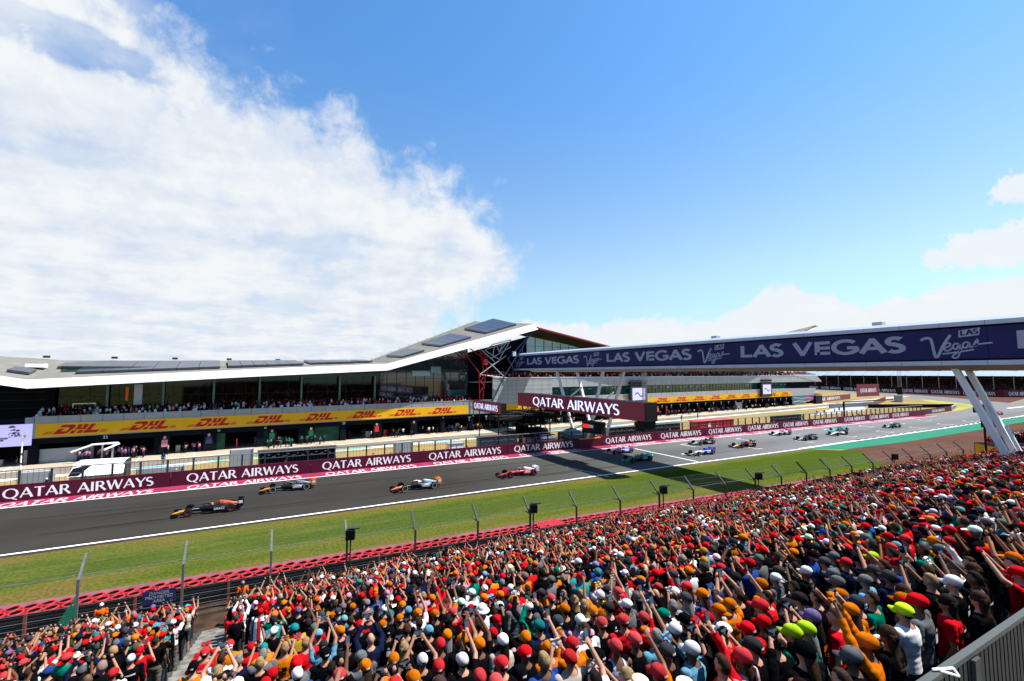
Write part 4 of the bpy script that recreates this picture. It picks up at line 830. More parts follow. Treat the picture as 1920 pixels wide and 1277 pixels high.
# pit exit barriers and boards
def board(name, x0, y0, x1, y1, h, m, label, texts=(), z0=0, cat='barrier', tm='wtext', th=.3):
    Lg = math.hypot(x1-x0, y1-y0); t = empty(name, (x0, y0, 0), math.atan2(y1-y0, x1-x0), label, cat); bb = MB().box(0, Lg, 0, th, z0, z0+h).build('board', M[m], t)
    q = MB()
    for a, w, hh in texts: write(q, GQ, 'QATAR AIRWAYS', lambda u, v, d: (a+u, -.01-d*3, z0+(h-hh)/2+v), w, hh)
    if texts: q.build('lettering', M[tm], bb)
    return t
board('tyre_wall', 186, 68.6, 214, 70.4, 1.7, 'burg', 'low burgundy airline barrier at the end of the pit wall', [(9, 12, .9)])
board('tyre_wall', 214, 70.4, 238, 76.5, 1.6, 'clad', 'pale faced barrier tip with red top at the pit wall end', [(2, 14, .8)], tm='burg'); 
board('tyre_wall', 238, 76.8, 205, 92, 1.4, 'dark', 'dark tyre wall curving round the pit exit')
board('advertising_board', 210.5, 117, 268, 128, 2.6, 'burgdark', 'long dark airline board beyond the pit exit road', [(6, 36, 1.5)])
board('concrete_barrier', 190, 98, 222, 96, 1.6, 'tent', 'grey panelled barrier beside the pit exit')
board('advertising_board', 262, 122, 284, 122, 6.2, 'burgdark', 'square burgundy airline board standing on the infield grass', [(3, 16, 2)], z0=1.5)
board('advertising_board', 222, 97, 262, 110, 2.2, 'burgdark', 'low dark burgundy board beside the pit exit road')
far = [(441, 330), (418, 222), (371, 147), (341, 109), (326, 84), (440, 60)]
far = [(470, 420), (425, 235), (378, 150), (352, 118), (352, 92), (700, 128)]
fl_ = [(445, 330), (421, 226), (395, 172), (372, 146)]
board('far_barrier', 436, 285, 374, 150, 3.0, 'dark', 'distant dark airline boards along the far bend', [(6+24*k, 21, 1.9) for k in range(6)])
board('far_barrier', 374, 150, 360, 96, 3.6, 'burg', 'burgundy airline boards below the far grandstand', [(3+17*k, 15, 2.0) for k in range(3)])
board('far_barrier', 360, 96, 430, 66, 4.0, 'burg', 'burgundy airline boards at the far right end', [(3+17*k, 14, 2.0) for k in range(3)])
# ---- far grandstand
fg = empty('far_grandstand', (470, 175, 0), 0, 'long distant roofed grandstand packed with spectators beyond the bend', 'grandstand')
q = MB()
for k in range(14): q.box(-60+k*2.2, -57.8+k*2.2+60, -170, 60, 0, 1.5+.62*k)
q.build('terrace', M['tread'], fg)
q = MB().add([(-64, -170, 11.6), (-64, 60, 11.6), (-52, 60, 15.2), (-52, -170, 15.2)], [(0, 1, 2, 3)]); q.add([(-64, -170, 11.5), (-64, 60, 11.5), (-10, 60, 12), (-10, -170, 12)], [(3, 2, 1, 0)]); q.build('roof', mat('blue_grey_roof', (.20, .25, .34), .5), fg)
q = MB()
for y in np.arange(-170, 61, 9): q.bar((-64.1, y, 11.7), (-52.2, y+1.5, 15.3), .3, .3); q.tube((-62, y, 3), (-62, y, 11.6), .18, n=5)
q.build('roof_rib', M['steel'], fg); MB().box(-5, -4, -170, 60, 0, 12).build('wall', M['dark'], fg)
f2 = empty('open_grandstand', (480, 262, 0), 0, 'distant open grandstand full of red dressed fans left of the roofed stand', 'grandstand')
q = MB()
for k in range(12): q.box(k*2.5, 32, -20, 60, 0, 3.4+.8*k)
q.build('terrace', M['tread'], f2)
# ---- loudspeakers and light units on the catch fence line, banner of the next stand
for i, (x, big) in enumerate(((4.75, 1), (17.7, 1), (30.4, 0), (42.6, 0), (66.9, 0))):
    t = empty('loudspeaker', (x, fy(x)-.1, .75), R(-18), ('black loudspeaker on its own pole, nearest the left block of fans', 'black loudspeaker on its pole beside the seventh fence post', 'black loudspeaker behind the fence where the bridge shadow begins', 'black loudspeaker near the bridge shadow on the grass', 'black loudspeaker at the gravel end of the fence')[i], 'loudspeaker')
    MB().tube((0, 0, -.75), (0, 0, 2.7), .05, n=6).build('pole', M['dsteel'], t); MB().box(-.26, .26, -.28, .16, 2.35, 2.95).build('box', M['black'], t); MB().box(-.1, .55, -.2, .2, 2.99, 3.05).build('hood', M['dsteel'], t)
t = empty('speaker_mast', (84.5, 24.6, 0), 0, 'tall black lamp and speaker mast beside the bridge leg', 'mast')
MB().tube((0, 0, 0), (0, 0, 9.3), .13, n=8).build('pole', M['black'], t); q = MB().box(-2.2, 2.4, -.2, .2, 9.1, 9.3)
for x in (-2.1, -1.2, .6, 1.6): q.box(x-.3, x+.5, -.4, .3, 8.3, 9.0)
q.build('speaker', M['black'], t); MB().box(.5, 2.6, -.5, .5, 6.2, 8.0).build('screen_box', M['black'], t)
bn = empty('banner', (84.2, 25.6, -.9), -R(40), 'navy and yellow banner with a red animal shape beside the bridge leg', 'banner')
a0 = MB().box(0, 9.5, 0, .1, 2.6, 5.1).build('cloth', M['navy'], bn); MB().add([(0.02, -.02, 2.65), (6.6, -.02, 2.65), (3.6, -.02, 4.2), (.02, -.02, 5.0)], [(0, 1, 2, 3)]).build('corner', M['yellow'], bn)
bull = [(1.3, 3.7), (1.9, 4.3), (2.9, 4.9), (3.6, 4.9), (4.4, 4.7), (5.6, 4.7), (6.8, 4.2), (7.6, 3.7), (7.3, 3.3), (6.6, 3.4), (5.9, 2.95), (5.0, 3.3), (4.0, 3.2), (3.3, 2.9), (2.6, 3.3), (1.9, 3.3)]
me = MB().add([(x, -.04, z) for x, z in bull], [tuple(range(len(bull)))]); me.build('emblem', M['red'], bn); q = MB(); write(q, GS, 'R', lambda u, v, d: (8.3+u, -.03-d, 3.6+v), .9, 1.3); q.build('lettering', M['trim'], bn)

# ================================================================= RACING CARS (built nose towards -X)
def ring(x, w, z0, z1, e=.5, n=12, yc=0):       # superellipse cross-section
    out = []
    for k in range(n):
        a = 2*PI*k/n; c, s = math.cos(a), math.sin(a); out.append((x, yc+w*math.copysign(abs(c)**e, c), (z0+z1)/2+(z1-z0)/2*math.copysign(abs(s)**e, s)))
    return out
def make_car():
    t = empty('racing_car')
    MB().loft([ring(-1.5, .13, .30, .44), ring(-1.0, .20, .28, .52), ring(-.3, .25, .22, .62), ring(.35, .30, .15, .66), ring(.9, .33, .12, .62), ring(1.5, .33, .10, .60), ring(2.2, .28, .10, .55), ring(3.2, .12, .18, .42)]).build('body', M['obj'], t, True)
    MB().loft([ring(-2.50, .08, .14, .20), ring(-2.2, .12, .16, .30), ring(-1.7, .14, .24, .40), ring(-1.2, .175, .28, .515)]).build('nose', M['obj'], t, True)
    MB().loft([ring(1.15, .13, .60, .98), ring(1.45, .17, .45, .97), ring(2.1, .15, .40, .82), ring(2.8, .09, .38, .62), ring(3.15, .05, .36, .48)]).build('engine_cover', M['obj'], t, True)
    for s in (-1, 1):
        MB().loft([ring(.75, .22, .28, .58, yc=s*.48), ring(1.2, .28, .22, .60, yc=s*.50), ring(2.0, .24, .14, .48, yc=s*.42), ring(2.7, .12, .10, .30, yc=s*.28)]).build('sidepod', M['obj'], t, True)
    f = MB().add([(-.2, -.35, .05), (-.2, .35, .05), (.5, .72, .05), (2.5, .78, .05), (3.0, .5, .08), (3.0, -.5, .08), (2.5, -.78, .05), (.5, -.72, .05)]+[(x, y, .10) for x, y in ((-.2, -.35), (-.2, .35), (.5, .72), (2.5, .78), (3.0, .5), (3.0, -.5), (2.5, -.78), (.5, -.72))], [tuple(range(8)), tuple(range(15, 7, -1))]+[(i, 8+i, 8+(i+1) % 8, (i+1) % 8) for i in range(8)]); f.build('floor', M['black'], t)
    w = MB()
    for k in range(3):
        x = -2.5+k*.17; z = .10+k*.07; w.add([(x-.02, -.05, z), (x-.02, .05, z), (x+.14, .94, z+.02), (x+.34, .94, z+.08), (x+.20, 0, z+.05), (x+.34, -.94, z+.08), (x+.14, -.94, z+.02)], [(0, 1, 2, 3, 4, 5, 6)]); w.add([(x-.02, -.05, z-.015), (x-.02, .05, z-.015), (x+.14, .94, z+.005), (x+.34, .94, z+.065), (x+.20, 0, z+.035), (x+.34, -.94, z+.065), (x+.14, -.94, z+.005)], [(6, 5, 4, 3, 2, 1, 0)])
    fw = w.build('front_wing', M['obj'], t); q = MB()
    for s in (-1, 1): q.box(-2.42, -1.86, s*.95-.015, s*.95+.015, .06, .36)
    q.build('end_plate', M['obj'], fw)
    rw = MB().bar((2.85, 0, .30), (3.0, 0, .80), .05, .12); rw.box(2.85, 3.18, -.48, .48, .74, .77); rw.add([(3.0, -.48, .84), (3.25, -.48, .95), (3.25, .48, .95), (3.0, .48, .84), (3.0, -.48, .81), (3.25, -.48, .92), (3.25, .48, .92), (3.0, .48, .81)], [(0, 1, 2, 3), (7, 6, 5, 4), (0, 4, 5, 1), (2, 6, 7, 3), (1, 5, 6, 2), (3, 7, 4, 0)])
    rwo = rw.build('rear_wing', M['obj'], t); q = MB()
    for s in (-1, 1): q.box(2.78, 3.28, s*.50-.015, s*.50+.015, .38, .98)
    q.build('end_plate', M['obj'], rwo)
    for x, wd in ((-1.15, .31), (2.25, .40)):
        for s in (-1, 1):
            n = 22; yc = s*(1.0-wd/2)
            prof = [(-wd/2, .24), (-wd/2, .33), (-wd/2+.03, .36), (wd/2-.03, .36), (wd/2, .33), (wd/2, .24)]
            m = MB().loft([[(x+r*math.cos(2*PI*j/n), yc+y, .36+r*math.sin(2*PI*j/n)) for j in range(n)] for y, r in prof], cap=False)
            wo_ = m.build('wheel', M['rubber'], t, True)
            rm = MB(); sd = yc+s*(wd/2-.02)
            rm.loft([[(x+r*math.cos(2*PI*j/n), sd+dy, .36+r*math.sin(2*PI*j/n)) for j in range(n)] for dy, r in ((-.06*s, .235), (s*.01, .235), (s*.012, .17), (-.02*s, .16))], 0)
            rm.loft([[(x+r*math.cos(2*PI*j/n), yc+s*(wd/2+.004), .36+r*math.sin(2*PI*j/n)) for j in range(n)] for r in (.295, .265)], 1, cap=False)
            rm.build('rim', [M['dsteel'], M['obj']], wo_)
    dc = MB(); sd_ = random.Random(5)      # sponsor blocks, cooling slots and shut lines along each flank
    for s in (-1, 1):
        for k in range(9): x = .75+.19*k; w_ = sd_.uniform(.06, .15); y = s*(.705-.006*abs(k-3)**2) if k < 7 else s*(.60-.06*(k-6)); dc.box(x, x+w_, y-.003, y+.003, .33+.02*(k % 3), .40+.02*(k % 2))
        dc.box(1.35, 1.8, s*.155-.003, s*.155+.003, .70, .80); dc.box(-.9, -.3, s*.235-.004, s*.235+.004, .46, .52); dc.box(2.0, 2.5, s*.13-.003, s*.13+.003, .58, .66)
        dc.box(2.85, 3.2, s*.517-.003, s*.517+.003, .60, .86)
    dc.box(-1.95, -1.75, -.05, .05, .405, .412); dc.build('decals', M['obj'], t)
    dk = MB()
    for s in (-1, 1): dk.box(.5, 2.6, s*.70-.05, s*.70+.05, .10, .20); dk.box(-1.75, -1.2, s*.62, s*.62+.02, .12, .30); dk.box(1.75, 1.95, s*.845, s*.99, .10, .55)
    dk.box(.0, .9, -.22, .22, .56, .64); dk.build('cockpit_trim', M['black'], t)
    su = MB()
    for s in (-1, 1):
        for dz in (.30, .48): su.tube((-1.0, s*.18, dz), (-1.15, s*.75, .38), .016, n=4); su.tube((-.75, s*.2, dz), (-1.10, s*.75, .38), .016, n=4); su.tube((2.1, s*.2, dz-.04), (2.25, s*.7, .38), .016, n=4); su.tube((2.6, s*.1, dz-.04), (2.3, s*.7, .38), .016, n=4)
    su.build('suspension', M['black'], t)
    h = MB(); a = [(-.05, 0, .60), (-.05, 0, .80), (.12, .16, .85), (.5, .26, .86), (.95, .24, .78), (1.05, .20, .62)]; h.path(a, .032, 6); h.path([(x, -y, z) for x, y, z in a], .032, 6); h.build('halo', M['obj'], t)
    q = MB().box(.34, .42, -.32, -.44, .60, .68).box(.34, .42, .32, .44, .60, .68); q.tube((1.2, 0, .97), (1.2, 0, 1.06), .03, n=5); q.build('mirror', M['obj'], t)
    return t
def make_driver():
    b = MB(); b.loft([ring(.55, .16, .45, .62), ring(.72, .20, .40, .64), ring(.9, .14, .45, .62)]); o = b.build('person', M['cloth'], None, True)
    n = 10; h = MB().loft([[(.66+r*1.15*math.cos(2*PI*j/n), r*math.sin(2*PI*j/n), z) for j in range(n)] for z, r in ((.60, .09), (.66, .125), (.73, .13), (.80, .10), (.835, .03))]); h.build('helmet', M['obj'], o, True)
    MB().box(.500, .54, -.09, .09, .69, .75).build('visor', M['black'], o); return o
C_ = dict(navy=(.003, .0035, .009), black=(.005, .005, .006), papaya=(.55, .13, .006), silver=(.24, .31, .42), white=(.50, .50, .51), red=(.28, .004, .007), pink=(.50, .10, .21), sky=(.10, .30, .75), dgreen=(.0, .09, .075), lgreen=(.004, .20, .19), mint=(.20, .30, .27), blue=(.01, .03, .42), yellow=(.60, .26, .01), redy=(.42, .045, .008), teal=(.05, .34, .34), grey=(.11, .13, .16))
LIV = [  # x, y, body, nose, cover, sidepod, wings, rear wing, rim, helmet, label
 (-5.35, 53.7, 'navy', 'yellow', 'redy', 'navy', 'black', 'navy', 'red', 'yellow', 'dark navy racing car with yellow and red nose and engine cover, leading the field'),
 (1.75, 59.4, 'black', 'papaya', 'grey', 'grey', 'black', 'papaya', 'white', 'black', 'orange nosed dark silver racing car nearest the pit wall, second in line'),
 (15.0, 53.0, 'black', 'papaya', 'silver', 'grey', 'black', 'papaya', 'white', 'white', 'orange nosed silver racing car nearest the grass, third in line'),
 (28.9, 53.6, 'red', 'red', 'white', 'red', 'black', 'white', 'red', 'red', 'red racing car with white engine cover, just ahead of the gantry shadow'),
 (52.1, 60.3, 'pink', 'pink', 'sky', 'sky', 'pink', 'pink', 'white', 'sky', 'pink and light blue racing car beside the start line'),
 (49.9, 53.7, 'dgreen', 'dgreen', 'lgreen', 'dgreen', 'dgreen', 'lgreen', 'yellow', 'yellow', 'dark green racing car half in the bridge shadow'),
 (72.5, 60.2, 'black', 'mint', 'black', 'grey', 'black', 'black', 'white', 'mint', 'black and silver-mint racing car close to the pit wall behind the start line'),
 (63.1, 52.8, 'white', 'grey', 'blue', 'blue', 'black', 'blue', 'white', 'blue', 'white nosed racing car with bright blue engine cover and rear wing'),
 (76.5, 54.6, 'navy', 'yellow', 'redy', 'navy', 'navy', 'navy', 'red', 'red', 'dark racing car with yellow nose and red engine cover in mid field'),
 (98.6, 61.2, 'white', 'white', 'white', 'black', 'black', 'red', 'white', 'red', 'white racing car with red rear wing by the pit wall'),
 (95.7, 54.2, 'navy', 'silver', 'navy', 'navy', 'black', 'navy', 'white', 'sky', 'navy racing car with pale nose behind the mid field pair'),
 (109.6, 55.4, 'white', 'white', 'red', 'white', 'black', 'black', 'red', 'white', 'white racing car with red cover, overlapping a teal car'),
 (116.8, 58.8, 'lgreen', 'teal', 'teal', 'lgreen', 'teal', 'teal', 'white', 'yellow', 'teal racing car just behind a white one'),
 (136.0, 56.3, 'black', 'mint', 'black', 'dgreen', 'black', 'black', 'white', 'mint', 'lone black and pale mint racing car far up the straight'),
 (207.5, 57.6, 'red', 'white', 'pink', 'red', 'white', 'red', 'white', 'red', 'last pink-red racing car seen past the bridge leg')]
car0 = make_car(); drv0 = make_driver()
for i, (x, y, cb, cn, cc, cs, cw, cr_, rim, hl, lb) in enumerate(LIV):
    t = car0 if i == 0 else copy_tree(car0); d = drv0 if i == 0 else copy_tree(drv0)
    t.location = (x, y, .02); t.rotation_euler = (0, 0, R(rng.uniform(-1.2, 1.2))-(R(.8) if i < 3 else 0)); d.location = t.location; d.rotation_euler = t.rotation_euler; t.scale = d.scale = (1.02, 1.02, 1.05)
    tag(t, lb, 'racing car', 'racing cars coming down the straight'); tag(d, 'driver of the '+' '.join(lb.replace(',', '').split()[:11]), 'person', 'drivers in the racing cars')
    d.color = (*C_[cb], 1)
    for c in d.children: c.color = (*C_[hl], 1)
    def paint(o):
        k = o.name.split('.')[0]; k = {'body': cb, 'nose': cn, 'engine_cover': cc, 'sidepod': cs, 'front_wing': cw, 'end_plate': cw, 'rear_wing': cr_, 'rim': rim, 'halo': 'black', 'mirror': cb, 'decals': ('sky' if cb == 'pink' else 'white' if cb in ('black', 'navy', 'red', 'dgreen', 'lgreen') else 'black')}.get(k)
        if k: o.color = (*C_[k], 1)
        for c in o.children:
            paint(c)
            if o.name.startswith('rear_wing'): c.color = o.color
    for c in t.children: paint(c)
    if i == 0:
        fonttext('ORACLE', .26, 'lettering', M['wtext'], t, facing(1.35, -.785, .40))
        fonttext('1', .3, 'lettering', M['wtext'], t, facing(3.03, -.52, .70))

# ================================================================= GRANDSTAND
def rowY(k): return 2.9+.8*k
def rowZ(k): return 8.75-.258*k
gs = empty('grandstand', (0, 0, 0), 0, 'stepped concrete grandstand packed with fans, its front wall dark green', 'grandstand')
for (xa, xb, nm) in ((-9.2, 71, 'terrace'), (93, 190, 'terrace')):
    q = MB()
    for k in range(31):
        y = rowY(k); q.box(xa, xb, y-.40, y+.398, 0, rowZ(k)+(1.35 if xa > 90 else 0))
    q.box(xa, xb, 1.7, 2.497, 0, rowZ(0)+.002)
    q.build(nm, M['tread'], gs)
q = MB()
for k in range(31):
    for j in (0, 1): q.box(-2.55, -1.30, rowY(k)-.38+.4*j, rowY(k)-.08+.4*j, rowZ(k)+.004, rowZ(k)+.03+.0*j)
q.build('aisle_steps', mat('worn_step', (.17, .165, .15), .9, var=.55, vscale=3), gs)
MB().box(-1.2, 71, 27.55, 27.7, 0, 1.72).box(-9.2, -2.7, 27.55, 27.7, 0, .5).build('front_wall', M['green'], gs)
sgn = MB().box(-1.1, -.6, 27.40, 27.54, .95, 1.55); t = sgn.build('sign', M['white'], gs); MB().box(-1.04, -.66, 27.385, 27.398, 1.0, 1.15).build('red_band', M['redpaint'], t); MB().tube((-.85, 27.397, 1.36), (-.85, 27.385, 1.36), .13, n=14).build('round_mark', M['dsteel'], t)
t = empty('fire_extinguisher', (-1.55, 27.1, 1.02), 0, 'red fire extinguisher at the foot of the aisle beside the green wall', 'fire extinguisher')
MB().loft([[(r*math.cos(2*PI*j/12), r*math.sin(2*PI*j/12), z) for j in range(12)] for z, r in ((0, .085), (.02, .095), (.46, .095), (.54, .05), (.57, .03))]).build('cylinder', M['redpaint'], t, True); MB().box(-.02, .12, -.02, .02, .57, .61).tube((.1, 0, .58), (.12, 0, .3), .015).build('handle', M['black'], t)
# blue seats beside the aisle
seatp = None
for (x, k) in ((-.95, 14), (-.47, 14), (.01, 14), (.49, 14), (-.7, 15), (-.2, 15), (.97, 14), (1.3, 13), (.4, 15), (1.78, 13), (2.26, 13), (1.0, 15), (-.95, 16), (-.47, 16)):
    if seatp is None:
        seatp = empty('stadium_seat'); MB().add([(-.21, -.02, .38), (.21, -.02, .38), (.21, .36, .40), (-.21, .36, .40), (-.21, -.02, .34), (.21, -.02, .34), (.21, .36, .36), (-.21, .36, .36)], [(0, 1, 2, 3), (7, 6, 5, 4), (0, 4, 5, 1), (1, 5, 6, 2), (2, 6, 7, 3), (3, 7, 4, 0)]).build('seat', M['blueseat'], seatp)
        MB().loft([[(-.21, -.05, .38), (.21, -.05, .38), (.21, -.02, .38), (-.21, -.02, .38)], [(-.22, -.10, .60), (.22, -.10, .60), (.22, -.07, .60), (-.22, -.07, .60)], [(-.15, -.14, .80), (.15, -.14, .80), (.15, -.11, .80), (-.15, -.11, .80)]]).build('backrest', M['blueseat'], seatp)
        MB().box(-.03, .03, -.06, .0, 0, .36).build('leg', M['steel'], seatp); o = seatp
    else: o = copy_tree(seatp)
    o.location = (x, rowY(k)-.22, rowZ(k)); tag(o, 'empty blue plastic tip-up seat among the fans beside the aisle', 'seat', 'blue seats beside the aisle')
# ribbed metal screen on the top walkway (bottom right of the view)
sp = empty('ribbed_screen', (0, 2.2, 0), 0, 'dark grey ribbed metal screen with pale top rail along the back of the stand', 'screen')
q = MB()
for x in np.arange(2.5, 30, .11): q.box(x, x+.075, -.03, .0, 8.4, 10.49)
q.box(2.5, 30, .003, .03, 8.4, 10.49); q.build('panel', M['panelgrey'], sp); MB().box(2.4, 30, -.035, .035, 10.493, 10.545).build('top_rail', M['railgrey'], sp)
for x in (4.9, 6.7, 8.8, 11.2, 14): MB().box(x-.07, x+.07, -.07, -.035, 8.4, 10.48).build('upright', M['dsteel'], sp)
for x in (4.4, 6.0): q = MB().path([(x-.10, .02, 10.565), (x+.10, -.07, 10.57), (x+.13, -.10, 10.50), (x-.05, -.02, 10.56)], .012, 5); q.build('cable_tie', M['white'], sp)
MB().box(-8, 40, -2, 1.69, 8.0, 8.74).build('walkway', M['concrete'], gs)
# walkway ground and things at the foot of the stand
sheet('walkway_soil', [(-120, 20), (74, 20), (74, 30.9), (-120, 40.6)], .026, M['soil'])
hr = empty('handrail', (0, 0, 0), 0, 'bent pale steel handrail with green tag on the gravel at the foot of the stand', 'handrail')
MB().path([(-14.5, 25.4, 1.1), (-10.34, 29.56, 1.1), (-8.75, 31.1, 1.1), (-8.6, 31.2, 1.0), (-8.58, 31.2, 0)], .025, 8).tube((-10.1, 29.8, 1.1), (-10.1, 29.8, 0), .022, n=8).build('rail', M['steel'], hr)
MB().add([(-9.3, 30.5, .5), (-8.9, 30.9, .5), (-8.9, 30.9, .68), (-9.3, 30.5, .68)], [(0, 1, 2, 3)]).build('tag_plate', M['kerbgreen'], hr)
nn = empty('green_netting', (-8.3, 31.35, 0), 0, 'green mesh sheet hanging from the second fence post', 'netting')
MB().add([(0, -.2, 0), (-1.1, -.5, 0), (-.6, -.35, 1.2), (-.05, -.15, 2.3), (0, -.12, 2.4)], [(0, 4, 3, 2, 1)]).build('net_sheet', M['chaingreen'], nn)
t = empty('warning_sign', (-4.9, 31.1, .0), R(-4), 'navy danger sign with pale lettering wired to the catch fence', 'sign')
MB().box(-.72, .72, -.03, 0, 1.22, 1.92).build('plate', M['navy'], t)
for i, w in enumerate(('DANGER', 'PROHIBITED', 'AREA')): fonttext(w, .22, 'lettering', M['clad'], t, facing(0, -.035, 1.76-.2*i))
t = empty('hi_vis_jacket', (-9.0, 29.9, 0), R(20), 'crumpled lime hi-vis jacket lying at the foot of the stand', 'jacket')
q = MB()
for k in range(9): a = k*.7; q.loft([[(.22*math.cos(a)+.17*math.cos(b)*s+.08, .2*math.sin(a)+.14*math.sin(b)*s, .45+z+.06*math.sin(a*3)) for b in [2*PI*j/7 for j in range(7)]] for z, s in ((0, .6), (.12, 1), (.22, .4))])
q.build('cloth', M['lime'], t, True); MB().box(-.4, .5, -.3, .3, 0, .5).build('pile', M['dark'], t)
t = empty('umbrella', (-4.9, 28.6, 0), 0, 'round dark green umbrella held open at the front of the left block', 'umbrella'); n = 10
rg = [[(r*math.cos(2*PI*j/n), -.2+r*.9*math.sin(2*PI*j/n), z+.25*math.sin(2*PI*j/n)*r) for j in range(n)] for z, r in ((1.45, .52), (1.62, .42), (1.75, .2), (1.79, .02))]
MB().loft(rg, cap=False).build('canopy', M['green'], t); MB().tube((0, -.2, .9), (0, -.2, 1.78), .012).build('handle', M['steel'], t); MB().path([(.53*math.cos(2*PI*j/20), -.2+.48*math.sin(2*PI*j/20), 1.45+.25*math.sin(2*PI*j/20)*.5) for j in range(21)], .015, 5).build('hoop', M['steel'], t)

# ================================================================= PEOPLE
from mathutils import noise as mn
POSE = {   # right-hand elbow, wrist, left elbow, wrist, phone centre (None = no phone), phone landscape?
 'a': ((.27, .20, 1.58), (.10, .36, 1.82), (-.27, .20, 1.58), (-.10, .36, 1.82), (0, .40, 1.90), 1),
 'f': ((.28, .16, 1.26), (.09, .36, 1.58), (-.28, .16, 1.26), (-.09, .36, 1.58), (0, .40, 1.66), 1),
 'r': ((.29, .18, 1.60), (.22, .34, 1.86), (-.25, -.02, 1.15), (-.24, .08, .92), (.21, .38, 1.96), 0),
 'l': ((.25, -.02, 1.15), (.24, .08, .92), (-.29, .18, 1.60), (-.22, .34, 1.86), (-.21, .38, 1.96), 0),
 'd': ((.26, -.03, 1.15), (.25, .08, .91), (-.26, -.03, 1.15), (-.25, .08, .91), None, 0),
 'u': ((.26, .16, 1.68), (.12, .28, 1.97), (-.26, .16, 1.68), (-.12, .28, 1.97), (0, .33, 2.06), 1),
 'c': ((.27, .04, 1.16), (.06, .27, 1.16), (-.27, .04, 1.16), (-.06, .27, 1.12), None, 0)}
def seg_pts(pose):
    er, wr, el, wl, ph, land = POSE[pose]
    return [('ua', (.200, 0, 1.43), er, .052, .040), ('fa', er, wr, .040, .027), ('ua', (-.200, 0, 1.43), el, .052, .040), ('fa', el, wl, .040, .027),
            ('th', (.088, 0, .92), (.10, .02, .50), .090, .058), ('sh', (.10, .02, .50), (.11, -.02, .08), .056, .040), ('th', (-.088, 0, .92), (-.10, .02, .50), .090, .058), ('sh', (-.10, .02, .50), (-.11, -.02, .08), .056, .040)]
def ellip(mb, c, r, n=14, m=9, mi=0):
    mb.loft([[(c[0]+r[0]*math.sin(PI*(i+.5)/m)*math.cos(2*PI*j/n), c[1]+r[1]*math.sin(PI*(i+.5)/m)*math.sin(2*PI*j/n), c[2]-r[2]*math.cos(PI*(i+.5)/m)) for j in range(n)] for i in range(m)], mi)
def body_mesh(pose):
    mb = MB()
    def rg(z, a, b, yc=0): return [(a*math.cos(2*PI*j/18), yc+b*math.sin(2*PI*j/18), z) for j in range(18)]
    mb.loft([rg(.84, .12, .09), rg(.92, .165, .118), rg(1.0, .16, .115), rg(1.12, .142, .102), rg(1.25, .165, .114), rg(1.36, .192, .120), rg(1.43, .188, .10), rg(1.485, .10, .075), rg(1.51, .065, .06)])
    mb.tube((0, 0, 1.45), (0, .018, 1.60), .060, .054, n=14); ellip(mb, (0, .020, 1.650), (.074, .094, .106)); ellip(mb, (0, .06, 1.60), (.048, .05, .06))
    mb.tube((0, .10, 1.68), (0, .128, 1.63), .012, .018, n=6)
    for s in (-1, 1): ellip(mb, (s*.077, .012, 1.645), (.014, .024, .034), 8, 6)
    for nm, a, b, r0, r1 in seg_pts(pose):
        mb.tube(a, b, r0, r1, n=12); ellip(mb, b, (r1*1.02,)*3, 10, 7); 
        if nm == 'ua': ellip(mb, a, (.062, .058, .060), 10, 7)
    for s in (-1, 1): ellip(mb, (s*.115, .055, .045), (.048, .135, .045), 12, 7)
    er, wr, el, wl, ph, land = POSE[pose]
    for s, e, w in ((1, er, wr), (-1, el, wl)):
        e = Vector(e); w = Vector(w); d = (w-e).normalized(); tgt = Vector(ph) if (ph and abs(ph[0]-w.x) < .15) else None
        side = Vector((-s, .2, 0)); side = (side-d*side.dot(d)).normalized(); nrm = d.cross(side).normalized()
        pc = w+d*.05; R3 = Matrix((side, nrm, d)).transposed(); m2_ = MB(); ellip(m2_, (0, 0, 0), (.040, .018, .055), 10, 7); mb.add([tuple(R3 @ Vector(v)+pc) for v in m2_.v], m2_.f)
        curl = .9 if tgt else .45
        for i in range(4):
            b0 = pc+side*(.030-.020*i)+d*.045; L1 = (.032, .038, .040, .034)[i]
            p1 = b0+(d*math.cos(curl*.5)-nrm*s*math.sin(curl*.5))*L1; p2 = p1+(d*math.cos(curl*1.3)-nrm*s*math.sin(curl*1.3))*L1*.9
            mb.tube(b0, p1, .011, .010, n=6); mb.tube(p1, p2, .010, .0085, n=6)
        t0 = pc+side*.036-d*.02; t1 = t0+(side*.7+d*.7)*.035; mb.tube(t0, t1, .013, .011, n=6); mb.tube(t1, t1+(d+side*.2).normalized()*.028, .011, .009, n=6)
    o = mb.build('tmp', M['obj']); md = o.modifiers.new('r', 'REMESH'); md.mode = 'VOXEL'; md.voxel_size = .0135
    sm = o.modifiers.new('s', 'SMOOTH'); sm.factor = .5; sm.iterations = 2
    me = bpy.data.meshes.new_from_object(o.evaluated_get(bpy.context.evaluated_depsgraph_get())); bpy.data.objects.remove(o)
    nv = len(me.vertices); V = np.empty(nv*3, 'f'); me.vertices.foreach_get('co', V); V = V.reshape(-1, 3); Nn = np.empty(nv*3, 'f'); me.vertices.foreach_get('normal', Nn); Nn = Nn.reshape(-1, 3)
    F = [tuple(p.vertices) for p in me.polygons]; return V.astype(float), Nn.astype(float), F
